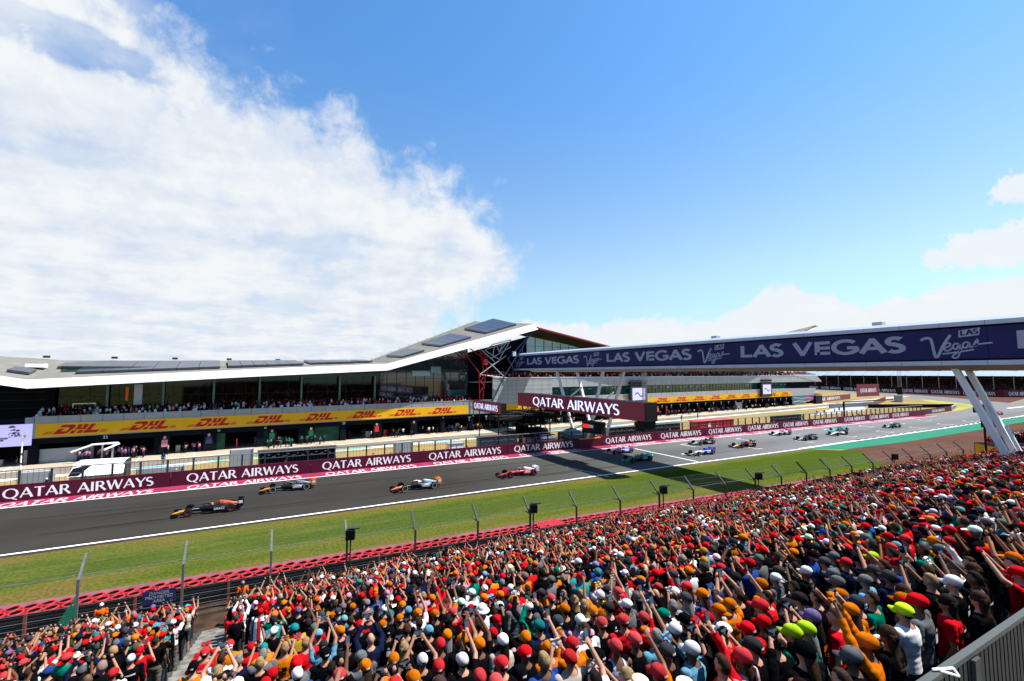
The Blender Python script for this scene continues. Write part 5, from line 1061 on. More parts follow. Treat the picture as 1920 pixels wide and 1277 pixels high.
def classify(V, pose):
    segs = [('to', (0, 0, .90), (0, 0, 1.42), .165, .165), ('ne', (0, .0, 1.50), (0, .02, 1.56), .058, .055), ('he', (0, .02, 1.62), (0, .02, 1.69), .09, .09)]+seg_pts(pose)
    D = []; Tt = []
    for nm, a, b, r0, r1 in segs:
        a = np.array(a); b = np.array(b); ab = b-a; t = np.clip(((V-a) @ ab)/(ab @ ab), 0, 1); d = np.linalg.norm(V-(a+t[:, None]*ab), axis=1)/(r0+(r1-r0)*t); D.append(d-(.12 if nm == 'to' else 0)); Tt.append(t)
    D = np.array(D); Tt = np.array(Tt); i = D.argmin(0); return np.array([s[0] for s in segs])[i], Tt[i, np.arange(len(V))], i
def extract(V, Nn, F, mask, off, name, m, nz=.010):
    keep = [f for f in F if all(mask[i] for i in f)]; used = sorted({i for f in keep for i in f}); mp = {v: i for i, v in enumerate(used)}
    vs = []
    for i in used:
        p = V[i]; k = off+nz*mn.noise(Vector(p)*9)+nz*.6*mn.noise(Vector((p[0]*4, p[1]*4, p[2]*22))); vs.append(tuple(p+Nn[i]*k))
    me = bpy.data.meshes.new(name); me.from_pydata(vs, [], [tuple(mp[i] for i in f) for f in keep]); me.materials.append(m); me.polygons.foreach_set('use_smooth', [True]*len(keep)); me.update(); return me
M['skin'] = mat('skin', (1, 1, 1), .55, objcol=True, var=.10, vscale=12)
PM = {}
for p in POSE:
    V, Nn, F = body_mesh(p); c, t, ix = classify(V, p); d = {}
    me = bpy.data.meshes.new('body_'+p); extra = MB()
    for s in (-1, 1): ellip(extra, (s*.032, .098, 1.675), (.013, .012, .009), 8, 5)
    extra.box(-.024, .024, .098, .112, 1.588, 1.596)
    nv = len(V); me.from_pydata([tuple(v) for v in V]+extra.v, [], F+[tuple(i+nv for i in f) for f in extra.f])
    for m in (M['skin'], M['black'], M['dark']): me.materials.append(m)
    foot = V[:, 2] < .095; mi = [1 if all(foot[i] for i in f) else 0 for f in F]+[2]*len(extra.f); me.polygons.foreach_set('material_index', mi); me.polygons.foreach_set('use_smooth', [True]*len(mi)); me.update(); d['body'] = me
    arm = (c == 'ua'); fore = (c == 'fa'); tor = (c == 'to') & (V[:, 2] > .93) & ~((V[:, 2] > 1.475) & (np.hypot(V[:, 0], V[:, 1]) < .082))
    d['shirt'] = extract(V, Nn, F, tor | (arm & (t < .68)), .016, 'shirt_'+p, M['cloth']); d['long'] = extract(V, Nn, F, tor | arm | (fore & (t < .86)), .020, 'jacket_'+p, M['cloth'], .014)
    d['tank'] = extract(V, Nn, F, tor & (np.abs(V[:, 0]) < .15) & ~((V[:, 2] > 1.40) & ((np.abs(V[:, 0]) < .07) | (np.abs(V[:, 0]) > .125))), .010, 'tank_'+p, M['cloth'])
    leg = (c == 'th') | ((c == 'to') & (V[:, 2] < 1.0)); d['trousers'] = extract(V, Nn, F, leg | ((c == 'sh') & (V[:, 2] > .10)), .012, 'trousers_'+p, M['cloth']); d['shorts'] = extract(V, Nn, F, leg, .018, 'shorts_'+p, M['cloth'])
    if p == 'd':
        hd = (c == 'he') | (c == 'ne')
        PM['hair'] = extract(V, Nn, F, hd & ((V[:, 2] > 1.715) | ((V[:, 1] < .03-(1.70-V[:, 2])*.55) & (V[:, 2] > 1.585) & ~((np.abs(V[:, 0]) > .068) & (V[:, 2] < 1.68) & (V[:, 1] > -.015)))), .014, 'hair', M['hair'], .012); PM['hairlow'] = extract(V, Nn, F, hd & (V[:, 2] < 1.672) & (V[:, 1] < .03-(1.70-V[:, 2])*.55) & (V[:, 2] > 1.585) & ~((np.abs(V[:, 0]) > .068) & (V[:, 1] > -.015)), .010, 'hair', M['hair'], .006)
    PM[p] = d
def mk_(mb, nm, mats, smooth=True):
    o = mb.build(nm, mats, None, smooth); me = o.data; bpy.data.objects.remove(o); return me
def dome(mb, c, r, z0, n=20, m=7, mi=0):
    rings = []
    for i in range(m+1):
        a = (PI/2)*i/m; rings.append([(c[0]+r[0]*math.cos(a)*math.cos(2*PI*j/n), c[1]+r[1]*math.cos(a)*math.sin(2*PI*j/n), c[2]+r[2]*math.sin(a)) for j in range(n)])
    mb.loft([[(x, y, z0) for x, y, z in rings[0]]]+rings, mi)
lh = MB(); dome(lh, (0, .008, 1.665), (.088, .106, .108), 1.64); lh.loft([[(w*math.cos(a), yy+dd*math.sin(a), z) for a in np.linspace(0, 2*PI, 17)[:-1]] for w, yy, dd, z in ((.080, -.03, .062, 1.70), (.086, -.030, .060, 1.62), (.086, -.035, .050, 1.54), (.096, -.062, .040, 1.46), (.104, -.100, .026, 1.39), (.084, -.122, .018, 1.32), (.03, -.130, .010, 1.27))])
for v_ in range(len(lh.v)):
    x, y, z = lh.v[v_]; k = 1+.07*mn.noise(Vector((x*40, y*40, z*6)))+.05*mn.noise(Vector((x*14, y*14, z*9))); lh.v[v_] = (x*k, y*k, z)
PM['longhair'] = mk_(lh, 'long_hair', [M['hair']])
lt = MB(); lt.loft([[(w*math.cos(a), yy+dd*math.sin(a), z) for a in np.linspace(0, 2*PI, 11)[:-1]] for w, yy, dd, z in ((.07, -.03, .05, 1.67), (.082, -.055, .045, 1.58), (.075, -.085, .04, 1.48), (.06, -.115, .03, 1.38), (.03, -.13, .015, 1.31))]); PM['tail'] = mk_(lt, 'tail_hair', [M['hair']])
cp = MB(); dome(cp, (0, .014, 1.680), (.089, .118, .086), 1.640)
br_ = []
for i, u in enumerate(np.linspace(-1, 1, 11)):
    x = .084*math.sin(u*1.25); y0 = .012+.104*math.cos(u*1.15); y1 = y0+.098*(1-.55*u*u); z = 1.668-.018*u*u; br_ += [(x, y0, z), (x*1.02, y1, z-.012-.012*u*u), (x, y0, z-.008), (x*1.02, y1, z-.020-.012*u*u)]
cp.add(br_, [f for i in range(10) for f in ((4*i, 4*i+1, 4*i+5, 4*i+4), (4*i+2, 4*i+6, 4*i+7, 4*i+3), (4*i+1, 4*i+3, 4*i+7, 4*i+5))]); ellip(cp, (0, .014, 1.767), (.010, .010, .006), 6, 4)
PM['cap'] = mk_(cp, 'cap', [M['cloth']])
cmk = MB()          # strap opening at the back and a small front badge
for x0, x1, z0, z1, sg in ((-.030, .030, 1.662, 1.690, -1), (-.022, .022, 1.695, 1.725, 1)):
    xs9 = np.linspace(x0, x1, 5); f9 = lambda x, z: .014+sg*(.118*math.sqrt(max(0, 1-(x/.089)**2-(max(0, z-1.680)/.086)**2))+.003)
    cmk.add([(x, f9(x, z), z) for z in (z0, (z0+z1)/2, z1) for x in xs9], [(r*5+i, r*5+i+1, (r+1)*5+i+1, (r+1)*5+i) for r in (0, 1) for i in range(4)])
PM['capmark'] = mk_(cmk, 'cap_mark', [M['cloth']])
bk = MB(); dome(bk, (0, .012, 1.675), (.094, .112, .110), 1.66); bk.loft([[(r*.9*math.cos(2*PI*j/24), .012+r*math.sin(2*PI*j/24), z) for j in range(24)] for r, z in ((.10, 1.69), (.135, 1.665), (.165, 1.635), (.160, 1.630), (.10, 1.675))], cap=False); PM['bucket'] = mk_(bk, 'bucket_hat', [M['cloth']])
st = MB(); st.loft([[(r*.92*math.cos(2*PI*j/28), .01+r*math.sin(2*PI*j/28), z+.012*math.cos(4*PI*j/28)*(r > .15)) for j in range(28)] for r, z in ((.10, 1.668), (.19, 1.672), (.192, 1.678), (.105, 1.690), (.104, 1.74), (.092, 1.80), (.06, 1.795), (.01, 1.782))], 0); st.loft([[(r*.92*math.cos(2*PI*j/28), .01+r*math.sin(2*PI*j/28), z) for j in range(28)] for r, z in ((.110, 1.690), (.1095, 1.72))], 1, cap=False)
PM['straw'] = mk_(st, 'straw_hat', [mat('straw', (.62, .48, .30), .8, var=.2, vscale=30), M['black']])
ph_ = MB().box(-.038, .038, -.0045, .0045, -.078, .078, 0).box(-.034, .034, -.0058, -.0048, -.072, .072, 1).box(.012, .032, .0048, .008, .045, .07, 0); PM['phone'] = mk_(ph_, 'phone', [M['black'], mat('phone_screen', (.05, .06, .09), .12, emit=.12)], False)
def wrapped(parts):          # flat marks bent round the upper back
    m = MB()
    for x0, x1, z0, z1 in parts:
        n = max(2, int((x1-x0)/.03)+1); xs_ = np.linspace(x0, x1, n); top_ = []; 
        vs = [(x, -(.150-.42*abs(x)**2*4)-.004 if True else 0, z) for z in (z0, z1) for x in xs_]; m.add(vs, [(i, i+1, n+i+1, n+i) for i in range(n-1)])
    return mk_(m, 'back_print', [M['cloth']], False)
PM['print0'] = wrapped([(-.045, .045, 1.27, 1.35), (-.035, .035, 1.20, 1.25)]); PM['print1'] = wrapped([(-.11, .11, 1.345, 1.375)]); PM['print2'] = wrapped([(-.02, .02, 1.34, 1.38), (-.05, .05, 1.20, 1.31)])
COLR = dict(r=(.42, .006, .010), k=(.0035, .0035, .0045), w=(.62, .62, .64), o=(.46, .115, .005), n=(.005, .008, .026), G=(.085, .09, .095), b=(.012, .04, .17), g=(.0, .12, .075), t=(.012, .14, .15), u=(.09, .24, .34), p=(.09, .06, .17), i=(.42, .20, .28), l=(.30, .48, .015), y=(.55, .34, .03), c=(.34, .30, .26), s=(.45, .26, .28), F=(.5, .5, .55), T=(.30, .34, .50), V=(.42, .60, .02))
CNAME = dict(r='red', k='black', w='white', o='orange', n='navy', G='grey', b='blue', g='green', t='teal', u='light blue', p='purple', i='pink', l='lime', y='yellow', c='beige', s='pale pink')
HAIRC = dict(b=(.035, .018, .010), k=(.008, .007, .006), g=(.16, .155, .15), y=(.25, .165, .08))
HN = {'b': 'brown', 'k': 'black', 'g': 'grey', 'y': 'blond'}
def head_words(h):
    if h[0] == 'H': return 'short %s hair' % HN[h[1]]
    if h[0] == 'L': return 'long %s hair' % HN[h[1]]
    return {'B': 'bald head', 'S': 'straw hat with black band', 'W': 'wide white bucket hat', 'V': 'lime and green cap'}.get(h) or CNAME[h]+' cap'
PW = {'a': 'phone held overhead', 'f': 'phone at face height', 'r': 'right arm raised', 'l': 'left arm raised', 'd': 'arms down', 'u': 'both arms stretched up', 'c': 'hands together in front'}
def shirt_words(s, lng): return {'F': 'red white and blue flag over the shoulders', 'T': 'pale tank top'}.get(s) or CNAME[s]+(' jacket' if lng else ' T-shirt')
def add_person(x, y, z, sc, h, s, p, yaw, prnd, name='person'):
    mir = (prnd.random() < .5) and p not in 'rl'; m = Matrix.Translation((x, y, z)) @ Matrix.Rotation(yaw, 4, 'Z') @ Matrix.Diagonal((sc*prnd.uniform(.90, 1.06)*(-1 if mir else 1), sc*prnd.uniform(.90, 1.04), sc*.985, 1))
    b = bpy.data.objects.new(name, PM[p]['body']); COL.objects.link(b); b.matrix_world = m; tone = prnd.choice([(.29, .14, .088), (.33, .165, .105), (.25, .12, .072), (.35, .185, .125), (.17, .085, .05), (.09, .045, .027)] if prnd.random() < .9 else [(.10, .05, .03)]); b.color = (*tone, 1)
    lng = prnd.random() < (.45 if s in 'kn' else .15)
    if s in 'F': lng = True
    def kid(nm, me, col):
        o = bpy.data.objects.new(nm, me); COL.objects.link(o); o.parent = b; o.color = (*col, 1); return o
    j = prnd.uniform(.82, 1.12); sh = kid('jacket' if lng else 'shirt', PM[p]['tank' if s == 'T' else 'long' if lng else 'shirt'], tuple(min(1, v*j) for v in COLR[s]))
    tr_ = prnd.choice([(.015, .018, .028), (.02, .03, .06), (.012, .012, .012), (.05, .05, .05), (.12, .10, .07)]); shorts = prnd.random() < .35; kid('shorts' if shorts else 'trousers', PM[p]['shorts' if shorts else 'trousers'], tr_)
    if h[0] == 'H': kid('hair', PM['hair'], HAIRC[h[1]])
    elif h[0] == 'L': kid('hair', PM['longhair'], HAIRC[h[1]])
    elif h == 'S': kid('hat', PM['straw'], (1, 1, 1))
    elif h == 'W': kid('hat', PM['bucket'], COLR['w']).scale = (1.15, 1.15, 1.0)
    elif h != 'B':
        kid('hair', PM['tail'] if prnd.random() < .2 else PM['hairlow'], HAIRC[prnd.choice('bbkg')]); fd = 0 if h in 'ol' else prnd.choice([0, 0, .04, .08, .12]); bv = prnd.uniform(.7, 1.15); c = kid('cap', PM['cap'], tuple(min(1, (v*(1-fd)+.35*fd)*bv) for v in COLR[h]))
        if prnd.random() < .55: kid('cap_mark', PM['capmark'], COLR['w'] if h in 'rkngbto' else COLR['k'])
        if prnd.random() < .10: c.rotation_euler = (0, 0, PI); c.location = (0, .01, 0)
    if s in 'rkonGwbt' and prnd.random() < (.6 if s in 'rko' else .3):
        kid('back_print', PM['print%d' % prnd.randrange(3)], prnd.choice({'r': [COLR['w'], COLR['y']], 'k': [COLR['w'], COLR['o'], COLR['G']], 'o': [COLR['k'], (.01, .02, .1)], 'n': [COLR['r'], COLR['y']], 'w': [COLR['r'], COLR['n']]}.get(s, [COLR['w']])))
    if s == 'F':
        q = MB(); 
        for i, (a0, a1, cc) in enumerate(((-.9, -.5, 1), (-.5, -.18, 0), (-.18, .18, 2), (.18, .5, 0), (.5, .9, 1))):
            q.loft([[(.245*math.sin(a)*w, -.175*math.cos(a)*w+yy, zz) for a in np.linspace(a0*1.4, a1*1.4, 5)] for zz, w, yy in ((1.50, .72, 0), (1.42, 1.0, 0), (1.2, 1.02, -.02), (.9, 1.08, -.02), (.62, 1.12, -.03))], cc, cap=False)
        o = q.build('flag', [M['white'], M['navy'], M['redpaint']], b)
    e = POSE[p][4]
    if e is not None and not (p in 'rl' and prnd.random() < .25):
        o = bpy.data.objects.new('smartphone', PM['phone']); COL.objects.link(o); o.matrix_world = m @ Matrix.Translation(e) @ Matrix.Rotation(R(-12), 4, 'X') @ (Matrix.Rotation(PI/2, 4, 'Y') if POSE[p][5] else Matrix.Identity(4)) @ Matrix.Diagonal((1/ sc, 1, 1, 1)); b['_ph'] = o.name
    return b, lng
TAB = '''-0.84,18.82,20,0.99,r,r,r|-0.06,18.02,19,1.00,r,F,d|-0.24,20.50,22,1.00,w,k,d|-0.68,19.74,21,1.00,w,w,a|0.32,18.98,20,1.00,r,r,d|0.73,18.86,20,0.99,k,k,r|0.73,16.50,17,1.00,o,k,d|1.19,19.66,21,1.00,o,k,a|1.24,17.30,18,1.00,Hb,k,r|0.97,15.78,16,1.00,p,k,d|1.64,17.38,18,1.00,o,o,d|1.46,14.10,14,1.00,k,k,d|2.14,17.26,18,0.99,w,k,a|2.55,16.58,17,1.00,i,k,d|2.30,14.14,14,1.00,o,k,r|1.90,14.06,14,1.00,n,n,d|2.01,15.66,16,1.00,Hb,o,r|1.97,12.38,12,1.00,Hb,n,d|1.15,11.62,11,1.00,u,b,d|1.10,10.14,9,1.00,k,u,u|1.52,9.94,9,1.00,Hk,k,d|1.55,11.02,10,1.00,o,k,f|1.56,11.54,11,1.00,Ly,k,d|0.84,10.90,10,1.00,Hy,r,f|0.44,10.90,10,1.00,Hy,o,f|0.04,10.86,10,1.00,Hg,G,d|0.59,9.26,8,1.00,r,G,d|0.19,9.18,8,1.00,r,k,d|-0.01,10.10,9,1.00,Hy,k,d|-0.39,10.90,10,1.00,Hg,n,d|-0.73,11.62,11,1.00,Hb,w,f|1.09,7.74,6,1.00,r,k,d|1.95,11.02,10,1.00,r,k,d|1.06,9.34,8,1.01,k,k,d|-0.34,22.98,25,1.00,r,k,a|1.68,20.54,22,1.00,o,k,a|1.33,23.74,26,1.00,r,k,f|2.04,22.02,24,1.00,r,k,d|2.29,21.26,23,0.99,r,k,a|3.03,16.50,17,1.00,Hb,k,d|3.43,16.54,17,1.00,o,k,a|3.62,15.62,16,1.00,i,k,d|3.36,14.10,14,1.00,w,w,d|2.70,14.18,14,1.00,G,G,d|2.79,13.22,13,1.00,p,k,d|2.84,12.54,12,1.00,w,k,d|2.80,11.70,11,1.00,t,k,l|2.43,12.42,12,0.99,B,n,d|3.30,12.50,12,1.01,o,k,d|3.25,11.70,11,0.99,u,k,r|3.28,10.94,10,1.00,o,w,r|2.83,10.90,10,1.00,o,k,d|2.58,9.42,8,1.01,Hb,k,f|2.43,10.82,10,1.00,o,k,r|1.89,9.46,8,1.00,B,n,a|4.15,15.82,16,1.00,r,k,f|4.13,13.30,13,1.00,Hy,i,d|4.14,12.50,12,1.00,o,r,r|4.16,14.02,14,1.00,r,k,d|4.57,13.34,13,1.00,r,r,u|4.21,11.62,11,1.00,Hb,o,r|3.85,10.10,9,1.00,r,r,f|3.45,10.18,9,1.01,o,k,r|2.99,9.22,8,0.99,u,k,d|3.05,10.10,9,0.99,Hb,k,d|3.46,9.42,8,1.00,Lk,k,d|4.26,10.06,9,1.00,r,k,d|3.86,9.46,8,1.00,Hk,r,d|4.27,9.46,8,1.00,W,w,d|4.17,8.50,7,0.99,r,k,d|3.76,8.50,7,1.00,Hb,k,d|5.02,11.78,11,1.00,w,w,d|5.42,11.82,11,1.00,w,u,d|4.67,9.38,8,1.00,w,k,f|4.96,10.90,10,1.00,o,n,d|2.28,8.46,7,0.99,Ly,k,f|1.55,8.50,7,1.00,G,G,d|1.49,7.78,6,1.00,o,k,l|1.92,7.74,6,1.00,o,k,d|2.33,7.50,6,1.00,w,k,a|2.73,7.78,6,1.00,r,k,d|3.09,8.42,7,1.00,o,k,d|3.13,7.70,6,1.01,o,k,r|3.15,7.06,5,1.00,o,k,u|3.52,6.94,5,1.01,w,c,d|2.37,6.82,5,1.00,r,k,d|2.76,6.82,5,0.99,w,k,r|1.57,6.78,5,1.00,o,k,f|1.97,6.74,5,1.00,o,k,f|2.66,5.94,4,1.00,r,G,d|4.36,15.02,15,1.00,Lb,k,d|5.04,12.54,12,1.01,Lb,w,d|5.80,11.02,10,1.00,w,k,d|5.51,10.18,9,1.00,w,r,d|5.07,9.42,8,1.01,o,G,d|6.20,10.82,10,0.99,Hb,r,d|5.47,9.46,8,1.00,Hb,i,d|5.87,9.14,8,1.00,r,k,d|6.27,9.22,8,0.99,B,k,r|6.13,9.98,9,0.99,k,o,d|4.95,8.58,7,1.01,w,k,a|5.98,8.38,7,1.00,Ly,k,f|5.74,7.70,6,1.00,Ly,w,d|6.27,7.86,6,1.00,w,o,l|4.66,7.02,5,1.00,n,n,d|5.02,6.86,5,1.00,w,i,d|5.40,6.98,5,1.01,o,k,d|5.77,6.98,5,1.00,k,k,d|6.70,7.82,6,1.00,r,r,r|6.15,6.90,5,1.00,w,G,f|6.54,7.06,5,1.00,G,G,d|4.29,7.06,5,1.00,t,n,r|4.22,7.54,6,1.00,Hk,k,l|4.99,6.22,4,1.00,r,k,d|5.35,6.10,4,1.01,r,r,d|4.23,5.98,4,1.00,r,o,f|3.85,6.06,4,1.00,o,o,r|3.90,6.86,5,1.00,o,k,d|3.46,6.10,4,1.01,r,k,d|3.76,5.38,3,0.99,r,c,f|4.11,5.22,3,1.00,k,k,d|4.47,5.26,3,1.00,r,T,d|3.06,6.06,4,1.00,r,k,d|3.00,5.42,3,0.99,k,k,d|2.62,5.38,3,1.00,r,r,d|2.21,5.34,3,1.01,l,y,d|3.50,4.50,2,1.01,Hk,w,r|4.83,5.26,3,1.00,r,k,d|3.39,5.46,3,1.01,Hy,b,d|6.93,6.94,5,1.00,B,k,d|4.62,6.18,4,1.01,Hb,w,d|5.40,10.82,10,1.00,o,n,d|5.73,6.02,4,1.00,r,r,r|6.11,5.94,4,1.00,g,k,r|6.50,6.10,4,0.99,Hg,w,d|7.33,6.82,5,1.00,w,G,d|7.73,6.86,5,1.01,r,r,l|6.89,6.14,4,1.01,k,c,f|7.28,6.10,4,1.01,o,p,d|7.69,5.90,4,1.00,Hk,b,f|6.63,5.26,3,1.00,o,c,d|6.99,5.30,3,0.99,o,o,r|7.76,5.14,3,1.00,Hk,r,r|6.27,5.18,3,1.00,r,k,d|5.91,5.30,3,1.00,k,k,d|5.56,5.18,3,1.00,w,k,d|5.18,5.18,3,1.00,Hg,u,r|5.79,4.50,2,1.00,w,r,f|6.14,4.38,2,0.99,r,r,d|6.51,4.38,2,0.99,r,r,d|5.43,4.42,2,0.99,k,k,f|5.05,4.42,2,0.99,w,u,f|5.08,3.70,1,1.00,r,s,d|5.40,3.78,1,1.00,k,k,f|6.09,3.70,1,1.01,l,g,d|4.72,3.70,1,1.01,Hb,r,r|3.96,3.58,1,1.00,S,k,d|3.90,4.38,2,1.00,Hy,s,f|4.28,4.26,2,1.00,r,o,r|4.68,4.50,2,1.01,k,k,d|8.14,5.50,3,1.00,o,o,d|8.55,5.14,3,1.00,Hk,G,d|7.37,5.42,3,1.01,Hb,k,a|6.87,4.66,2,1.01,r,k,d|7.63,4.50,2,1.01,k,n,d|3.57,3.82,1,1.00,S,c,d|4.35,3.42,1,1.00,Hb,o,d|9.18,5.90,4,1.00,w,G,d|9.58,6.06,4,1.00,k,k,d|10.07,6.02,4,1.00,Hk,k,f|9.43,5.42,3,1.00,w,k,f|10.23,5.50,3,1.00,k,k,d|11.43,5.94,4,1.00,G,G,d|10.63,5.30,3,0.99,r,n,d|9.83,5.14,3,0.99,G,k,d|8.81,4.54,2,1.01,G,n,d|9.38,4.38,2,0.99,G,u,d|9.19,3.94,1,1.00,k,n,d|11.43,5.18,3,1.00,l,t,d|10.33,4.50,2,1.01,Hb,n,a|10.73,4.46,2,0.99,r,b,d|8.09,3.70,1,1.00,Hb,g,d|7.76,3.74,1,1.00,n,k,f|8.41,4.30,2,0.99,o,k,f|8.01,4.46,2,0.99,Hb,k,d|7.25,4.46,2,1.01,k,k,d|7.41,3.66,1,1.00,o,o,d|6.75,3.82,1,1.00,p,k,f|7.08,3.70,1,0.99,Hb,r,d|8.83,3.62,1,0.99,Lb,k,d|8.45,3.46,1,1.00,o,G,d|7.48,3.06,0,0.99,V,w,c|6.18,2.90,0,1.01,o,o,u|6.58,2.86,0,1.01,Lb,k,d|6.39,3.70,1,0.99,l,t,d|5.73,3.70,1,1.00,k,k,d|11.03,5.26,3,0.99,k,k,a|9.93,4.50,2,1.00,k,k,d|11.54,4.66,2,1.00,Hk,G,d|11.94,4.50,2,1.01,Hb,g,d|12.34,4.38,2,1.00,G,k,d|13.14,4.50,2,0.99,r,r,d|10.03,3.74,1,1.00,Hb,k,f|10.65,3.58,1,1.00,G,w,f|11.12,3.54,1,1.00,Hb,w,r|9.58,3.54,1,1.01,Hy,k,r|7.88,3.06,0,1.01,r,G,d|8.30,2.90,0,0.99,Lk,r,d|9.11,3.10,0,1.00,w,k,d|9.97,3.14,0,1.00,Lb,k,d|12.11,3.58,1,0.99,r,k,d|12.57,3.50,1,0.99,k,k,d|10.77,2.90,0,1.01,Hk,k,d|10.37,2.74,0,1.01,r,r,a|9.51,2.98,0,1.01,Hk,k,a|8.71,2.70,0,1.01,Lb,k,d|13.65,3.58,1,1.01,w,k,d|13.25,3.66,1,1.00,k,k,d|14.00,5.98,4,1.00,r,r,d|13.30,5.34,3,1.00,r,r,d|12.38,5.26,3,1.00,r,r,d|11.14,4.70,2,1.01,Hk,w,d|12.74,4.62,2,1.01,o,o,d|5.77,2.86,0,1.00,G,k,d|5.37,3.14,0,1.01,k,k,f|5.24,2.70,0,1.00,Hb,k,d|-5.82,17.98,19,1.00,r,o,r|-5.22,17.34,18,1.00,Hb,w,r|-4.40,14.94,15,1.00,b,k,l|-5.30,19.70,21,0.99,Hb,k,r|-5.50,18.98,20,1.00,r,k,a|-4.98,15.70,16,1.00,Hb,w,d|-3.93,14.82,15,1.00,B,k,d|-3.10,12.58,12,1.00,B,w,d|-5.42,15.74,16,1.00,r,w,d|-3.57,14.06,14,1.00,G,n,a|-4.10,16.46,17,0.99,Hk,b,r|-5.84,17.30,18,0.99,k,k,d|-3.30,18.90,20,1.00,r,r,d|-2.64,16.50,17,0.99,Hb,k,d|-2.88,18.94,20,1.00,r,k,d|-2.64,17.30,18,0.99,r,k,f|-2.82,19.74,21,1.01,G,r,d|-2.42,19.74,21,1.00,w,w,a|-2.22,18.06,19,1.00,t,t,f|-1.98,17.30,18,0.99,o,o,d|-2.24,22.94,25,1.01,o,c,r|-2.02,14.98,15,1.00,r,r,f|-2.17,14.10,14,1.00,w,k,d|-2.08,12.58,12,1.00,r,w,d|-1.67,12.50,12,1.01,r,r,f'''
import random as _r
pr = _r.Random(11); people = []; placed = []
for e in TAB.split('|'):
    x, y, k, sc, h, s, p = e.split(','); k = int(k); x, y, sc = float(x), float(y), float(sc)
    if -2.55 < x < -1.25 and k > 8: x = -2.7 if x < -1.9 else -1.1
    placed.append((x, y, k, sc, h, s, p))
# the rest of the rows: gaps between are filled from the mix of colours seen
HM = ['r']*27+['o']*7+['k']*15+['w']*8+['n']*6+['G']*4+['b', 't', 'u', 'g', 'p']+['Hb']*12+['Hk']*10+['Hg']*2+['Hy']*2+['Lb']*4+['Ly']+['Lk']*2+['B']*2
SM = ['r']*30+['k']*48+['w']*8+['o']*8+['n']*13+['G']*7+['b']*3+['g']*3+['t']*2+['u']*2+['c']*2+['p', 'i', 'y', 's']
PMx = ['a']*9+['f']*20+['r']*8+['l']*4+['d']*56+['u']*2+['c']*8
byrow = {}
for q_ in placed: byrow.setdefault(q_[2], []).append(q_[0])
rest = []
for k in range(31):
    Yk = rowY(k)
    for (xa, xb) in ((-8.7, 70.5), (93.3, 150)):
        x = max(xa, -.42*Yk-1.2); x += pr.uniform(0, .4)
        while x < min(xb, 4.6*Yk+(4 if xa < 50 else 60)):
            ok = not (-2.65 < x < -1.15) and all(abs(x-o) > .43 for o in byrow.get(k, ())) and not (k > 29 and pr.random() < .15) and pr.random() > .03 and not (x < -7.9 and k > 28) and not (-1.3 < x < 2.0 and 13 <= k <= 18 and pr.random() < .8)
            if k >= 28 and x < 0 and x > -1.15: ok = False
            if ok: rest.append((x, Yk+pr.uniform(-.14, .14), k, pr.uniform(.93, 1.06), pr.choice(HM), pr.choice(SM), pr.choice(PMx)))
            x += pr.uniform(.44, .58) if k < 12 else pr.uniform(.40, .52)
rest.sort(key=lambda q: q[0]**2+q[1]**2)
NIND = 270; vis = [q for q in rest if q[0] < 3.9*q[1] and q[0] > -.36*q[1] and .468*q[0]+.884*q[1] > (13.5-rowZ(q[2])-1.8)*1.6]
take = vis[:max(0, NIND-len(placed))]; ts_ = set(take); indiv = placed+take; mass = [q for q in rest if q not in ts_]
recs = []
for (x, y, k, sc, h, s, p) in indiv:
    yaw = pr.gauss(.0, .18)+(.10 if x > 6 else -.12 if x < 0 else 0); b, lng = add_person(x, y, rowZ(k), sc, h, s, p, yaw, pr); recs.append([b, x, y, k, h, s, p, lng])
def near(r, side):       # the neighbour on that side in the same row or the next
    best = None
    for o in recs:
        if o is r: continue
        dx_ = o[1]-r[1]; dk = o[3]-r[3]
        if side == 'left' and -1.1 < dx_ < -.2 and dk == 0 or side == 'right' and .2 < dx_ < 1.1 and dk == 0 or side == 'behind' and dk == 1 and abs(dx_) < .55 or side == 'front of' and dk == -1 and abs(dx_) < .55:
            if best is None or abs(dx_) < best[0]: best = (abs(dx_), o)
    return best[1] if best else None
lab = {}
cand = {}
for i, r in enumerate(recs):
    base = 'fan in %s and %s' % (shirt_words(r[5], r[7]), head_words(r[4])); c = [base, base+', '+PW[r[6]]]
    for sd in ('left', 'right'):
        o = near(r, sd)
        if o: c.append('%s, %s of %s' % (base, 'right' if sd == 'left' else 'left', head_words(o[4])))
    for sd in ('behind', 'front of'):
        o = near(r, sd)
        if o: c.append('%s, %s %s' % (base, 'behind' if sd == 'behind' else 'in front of', head_words(o[4])))
    o1, o2 = near(r, 'left'), near(r, 'right')
    if o1 and o2: c.append('%s, between %s and %s' % (base, head_words(o1[4]), head_words(o2[4])))
    o3 = near(r, 'behind')
    if o1 and o3: c.append('%s, %s, behind %s, right of %s' % (base.replace('short ', ''), PW[r[6]].split(' ')[0]+' '+PW[r[6]].split(' ')[-1], head_words(o3[4]), head_words(o1[4])))
    for o, sd in ((o1, 'right of'), (o2, 'left of'), (o3, 'behind')):
        if o: c.append('%s, %s, %s %s' % (base, PW[r[6]], sd, head_words(o[4])))
    c.append('%s, %s, row %d below the grey screen' % (base, PW[r[6]], r[3]+1)); c.append('%s, row %d below the grey screen' % (base, r[3]+1)); cand[i] = [q for q in c if len(q.split()) <= 15]
from collections import Counter
cnt = Counter(q for c in cand.values() for q in set(c)); used_ = set()
